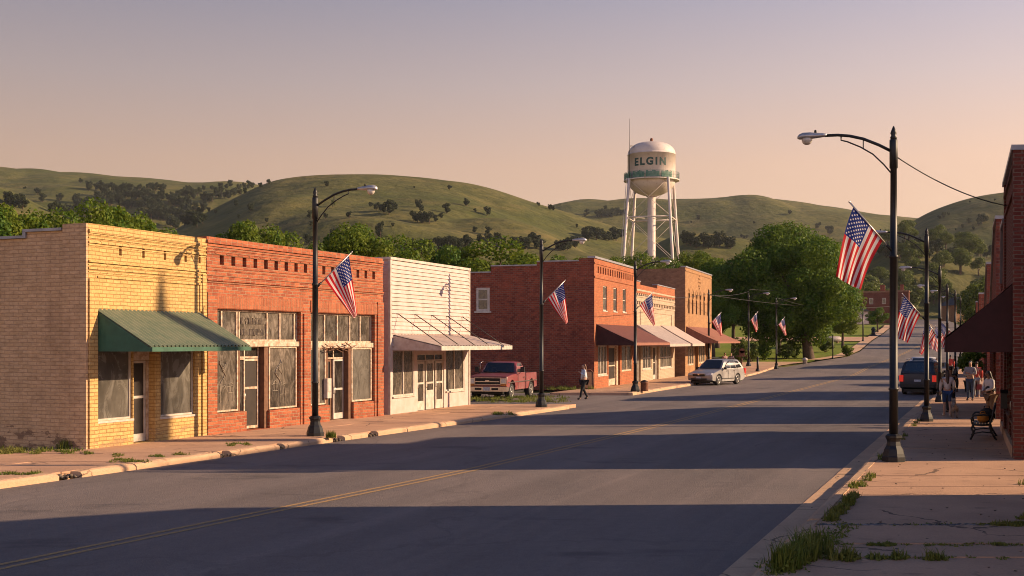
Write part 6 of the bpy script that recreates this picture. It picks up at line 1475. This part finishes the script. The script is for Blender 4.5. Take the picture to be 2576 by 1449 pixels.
for px, Y, H in ((1560, 300, 8), (1720, 290, 8), (1780, 260, 8), (1850, 250, 9), (1905, 240, 9), (2080, 260, 8), (1640, 330, 9), (1830, 330, 10), (1480, 300, 7), (1420, 280, 7), (1510, 350, 9), (1350, 300, 8), (1270, 320, 9), (1180, 300, 8), (1080, 320, 8), (760, 300, 8), (690, 280, 8), (560, 300, 8), (470, 280, 8)): valley(px, Y, H, rt.uniform(.9, 1.3))

# ---- weeds and grass
def tuft(mb, c, n, h, sp, rnd):
    for i in range(n):
        a = rnd.uniform(0, 6.28); r = sp * math.sqrt(rnd.random()); p = Vector(c) + Vector((r * math.cos(a), r * math.sin(a), 0)); hh = h * rnd.uniform(.4, 1.15); ln = rnd.uniform(.15, .7) * hh; b = rnd.uniform(0, 6.28)
        d = Vector((math.cos(b), math.sin(b), 0)); w = Vector((-d.y, d.x, 0)) * rnd.uniform(.005, .010) * (1 + h)
        m = p + d * ln * .35 + Vector((0, 0, hh * .6)); q = p + d * ln + Vector((0, 0, hh * rnd.uniform(.8, 1)))
        mb.add([p - w, p + w, m + w * .7, m - w * .7, q], [(0, 1, 2, 3), (3, 2, 4)])
def broad(mb, c, n, h, sp, rnd):
    for i in range(n):
        a = rnd.uniform(0, 6.28); r = sp * math.sqrt(rnd.random()); p = Vector(c) + Vector((r * math.cos(a), r * math.sin(a), h * rnd.random() * (1 - r / sp * .6)))
        x = Vector((rnd.gauss(0, 1), rnd.gauss(0, 1), rnd.gauss(0, .5))).normalized(); y = x.cross(Vector((rnd.gauss(0, 1), rnd.gauss(0, 1), 1))).normalized(); s = rnd.uniform(.02, .055) * (.6 + h)
        mb.add([p + x * s, p + y * s * .5, p - x * s, p - y * s * .5], [(0, 1, 2, 3)])
def weeds(label, spots, seed, z=SW, mat='weed'):
    rnd = random.Random(seed); mb = MB()
    for px, py, n, h, sp, br in spots:
        c = ground(px, py, z); tuft(mb, c, n, h, sp, rnd)
        if br: broad(mb, c, br, h * .6, sp * 1.15, rnd)
    return tag(mb.build('grass', M[mat], fix=False), label, 'grass', kind='stuff')
r_ = random.Random(5); sp_ = []
for i in range(34): u = r_.random(); sp_.append((1962 + 105 * u + r_.uniform(-14, 14), 1432 - 52 * u + r_.uniform(-10, 16), 42, r_.uniform(.16, .36), .11, 26))
for i in range(16): sp_.append((r_.uniform(2065, 2155), r_.uniform(1398, 1412), 14, r_.uniform(.08, .24), .07, 22))
for i in range(14): sp_.append((r_.uniform(2190, 2285), 1407 + r_.uniform(-3, 3), 8, r_.uniform(.06, .2), .06, 20))
for i in range(8): sp_.append((r_.uniform(2318, 2370), 1408 + r_.uniform(-2, 3), 10, r_.uniform(.06, .2), .07, 24))
for i in range(90): u = r_.random(); sp_.append((1930 + 210 * u + r_.gauss(0, 16), 1445 - 118 * u + r_.gauss(0, 9), 5, r_.uniform(.03, .10), .10, 9))
weeds('tall weeds and grass growing over the near right kerb', sp_, 1)
sp_ = []
for i in range(26): u = r_.random(); sp_.append((2085 + 62 * u + r_.uniform(-6, 8), 1316 - 70 * u + r_.uniform(-4, 6), 30, r_.uniform(.08, .2), .09, 24))
for px, py in ((2193, 1198), (2190, 1202), (2181, 1209), (2172, 1221), (2166, 1224), (2146, 1228), (2150, 1222), (2217, 1156), (2219, 1150), (2270, 1106), (2276, 1098), (2300, 1072), (2306, 1066), (2312, 1060)): sp_.append((px, py, 26, .13, .09, 20))
for i in range(20): sp_.append((r_.uniform(2500, 2580), 1322 + r_.uniform(-3, 3), 10, .09, .07, 22))
for i in range(16): sp_.append((r_.choice((r_.uniform(2181, 2245), r_.uniform(2500, 2576))), 1371 + r_.uniform(-1, 2), 8, .06, .06, 16))
for px, py in ((2572, 1219), (2574, 1306)): sp_.append((px, py, 22, .12, .09, 20))
for i in range(60): y_ = r_.choice((1371, 1320, 1404)); sp_.append((r_.uniform(2100, 2570), y_ + r_.uniform(-2, 3), 3, r_.uniform(.02, .06), .07, 7))
weeds('weeds in the joints of the right hand pavement', sp_, 2)
sp_ = []
for i in range(46): sp_.append((r_.uniform(-30, 206), 1133 + r_.uniform(-4, 9), 22, r_.uniform(.06, .16), .14, 16))
for i in range(10): sp_.append((r_.uniform(130, 215), 1128 + r_.uniform(-3, 3), 26, .28, .12, 20))
weeds('grass strip along the shaded side wall of the yellow shop', sp_, 3)
sp_ = []
for a, b_, py, n in ((277, 370, 1160, 16), (288, 305, 1147, 4), (380, 408, 1148, 6), (575, 625, 1119, 10), (8, 100, 1192, 12), (420, 470, 1143, 5), (205, 228, 1140, 4)):
    for i in range(n): sp_.append((r_.uniform(a, b_), py + r_.uniform(-3, 3), 18, .07, .10, 14))
for i in range(5): sp_.append((831 + r_.uniform(-7, 7), 1101, 22, .22, .1, 30))
weeds('small weeds sprouting from the left pavement and its kerb', sp_, 4)
sp_ = []
for i in range(120): sp_.append((r_.uniform(1172, 1424), r_.uniform(998, 1013), 22, r_.uniform(.05, .22), .22, 12))
for i in range(14): sp_.append((r_.uniform(1240, 1305), 1041 + r_.uniform(-3, 3), 16, .1, .14, 18))
for i in range(40): sp_.append((r_.uniform(1376, 1492), 979 + r_.uniform(-2, 2), 14, r_.uniform(.1, .3), .2, 16))
weeds('weedy grass between the pavement corner and the pickup', sp_, 5)
# dead leaves and pebbles
mb = MB()
for i in range(110):
    Y = r_.uniform(13.5, 34); x = r_.uniform(edgeR(Y) + .1, wallR(Y) - .1); s = r_.uniform(.004, .016)
    mb.ball((x, Y, (SW + .008 if x > edgeR(Y) + .66 else .03)), s * 1.6, s, s * .5, 6, 4, jit=.4)
tag(mb.build('litter', M['dirt']), 'scattered dead leaves and crumbs on the right pavement', 'litter', kind='stuff')
mb = MB()
for i in range(420):
    Y = 17.38 + r_.gauss(0, .05); x = r_.uniform(edgeR(Y) + .7, wallR(Y) - .05); s = r_.uniform(.012, .05)
    mb.ball((x, Y, SW - .03), s * 1.8, s, s * .75, 7, 4, jit=.3)
tag(mb.build('rubble', plain('grey broken mortar', (.20, .19, .19), .9, 0, .5, 7, (.07, .06, .055))), 'broken grey mortar filling the wide joint of the right pavement', 'rubble', kind='stuff')
HAZE = .00005
# ------------------------------------------------------------------ camera, light, sky
cam_d = bpy.data.cameras.new('camera'); cam = bpy.data.objects.new('camera', cam_d); COL.objects.link(cam)
cam.location = (0, 0, HC); cam.rotation_euler = (R(90), 0, 0)
cam_d.sensor_width = 36; cam_d.lens = F / 2576 * 36; cam_d.shift_y = (HY - 724.5) / 2576; cam_d.clip_end = 9000
S.camera = cam
EL = 20.5
sd = bpy.data.lights.new('sun', 'SUN'); sun = bpy.data.objects.new('sun', sd); COL.objects.link(sun)
sd.energy = 5.0; sd.angle = R(.5); sd.color = (1.0, .70, .43)
L_ = Vector((-math.cos(R(EL)), -.045, -math.sin(R(EL))))
sun.rotation_euler = L_.to_track_quat('-Z', 'Y').to_euler(); sun.location = (60, 0, 40)
W = bpy.data.worlds.new('World'); S.world = W; W.use_nodes = True; nt = W.node_tree
bg = nt.nodes['Background']
sky = nd(nt, 'ShaderNodeTexSky', sky_type='NISHITA'); sky.sun_disc = False; sky.sun_elevation = R(EL); sky.sun_rotation = R(90); sky.dust_density = 3
sk = nd(nt, 'ShaderNodeVectorMath', operation='SCALE'); sk.inputs[3].default_value = .006; nt.links.new(sky.outputs[0], sk.inputs[0])
tc = nd(nt, 'ShaderNodeTexCoord'); sp = nd(nt, 'ShaderNodeSeparateXYZ'); nt.links.new(tc.outputs['Generated'], sp.inputs[0])
rp = nd(nt, 'ShaderNodeValToRGB'); cr = rp.color_ramp; nt.links.new(sp.outputs[2], rp.inputs[0])
cr.elements[0].position = 0; cr.elements[0].color = (.355, .228, .152, 1); cr.elements[1].position = 1; cr.elements[1].color = (.010, .030, .088, 1)
for p, c in ((.09, (.355, .228, .152)), (.145, (.335, .219, .158)), (.21, (.252, .196, .186)), (.285, (.160, .150, .188)), (.40, (.050, .076, .140)), (.6, (.014, .040, .105))):
    e = cr.elements.new(p); e.color = (*c, 1)
zc_ = mth(nt, 'MINIMUM', mth(nt, 'MAXIMUM', sp.outputs[2], 0.0), .3)          # the sky is brighter towards the sun and round behind the viewer
ka = mth(nt, 'ADD', .5, mth(nt, 'MULTIPLY', zc_, 1.2)); kb = mth(nt, 'MULTIPLY', zc_, 3.0)
hz = mth(nt, 'ADD', mth(nt, 'ADD', 1.0, mth(nt, 'MULTIPLY', sp.outputs[0], ka)), mth(nt, 'MULTIPLY', mth(nt, 'MULTIPLY', sp.outputs[0], sp.outputs[0]), kb))
hz = mth(nt, 'ADD', hz, mth(nt, 'MULTIPLY', mth(nt, 'MAXIMUM', mth(nt, 'MULTIPLY', sp.outputs[1], -1.0), 0.0), 2.1))
gr = nd(nt, 'ShaderNodeVectorMath', operation='SCALE'); nt.links.new(rp.outputs[0], gr.inputs[0]); nt.links.new(hz, gr.inputs[3])
ad = nd(nt, 'ShaderNodeVectorMath', operation='ADD'); nt.links.new(gr.outputs[0], ad.inputs[0]); nt.links.new(sk.outputs[0], ad.inputs[1])
nt.links.new(ad.outputs[0], bg.inputs['Color']); bg.inputs['Strength'].default_value = 1.0
S.view_settings.view_transform = 'Standard'; S.view_settings.look = 'None'; S.view_settings.gamma = 1; S.view_settings.exposure = 1.0
S.render.engine = 'CYCLES'; S.cycles.use_denoising = True; S.cycles.filter_width = 1.0; S.cycles.max_bounces = 6; S.cycles.transparent_max_bounces = 8

# evening haze: one closed box of thin air round the street and the hills
if HAZE:
    mb = MB(); mb.box(-2600, 3200, -160, 2750, -3, 330); hzo = mb.build('haze', None) if False else None
    me = bpy.data.meshes.new('haze'); me.from_pydata(mb.v, [], mb.f); me.update()
    hm = bpy.data.materials.new('evening haze'); hm.use_nodes = True; ht = hm.node_tree; ht.nodes.remove(ht.nodes['Principled BSDF'])
    pv = nd(ht, 'ShaderNodeVolumePrincipled'); pv.inputs['Color'].default_value = (.80, .86, .95, 1); pv.inputs['Density'].default_value = HAZE; pv.inputs['Anisotropy'].default_value = .2
    ht.links.new(pv.outputs[0], ht.nodes['Material Output'].inputs['Volume']); me.materials.append(hm)
    bb = bmesh.new(); bb.from_mesh(me); bmesh.ops.recalc_face_normals(bb, faces=bb.faces); bb.to_mesh(me); bb.free()
    tag(link('haze', me), 'thin evening haze in the air over the street and the hills', 'haze', kind='stuff')
    S.cycles.volume_bounces = 0
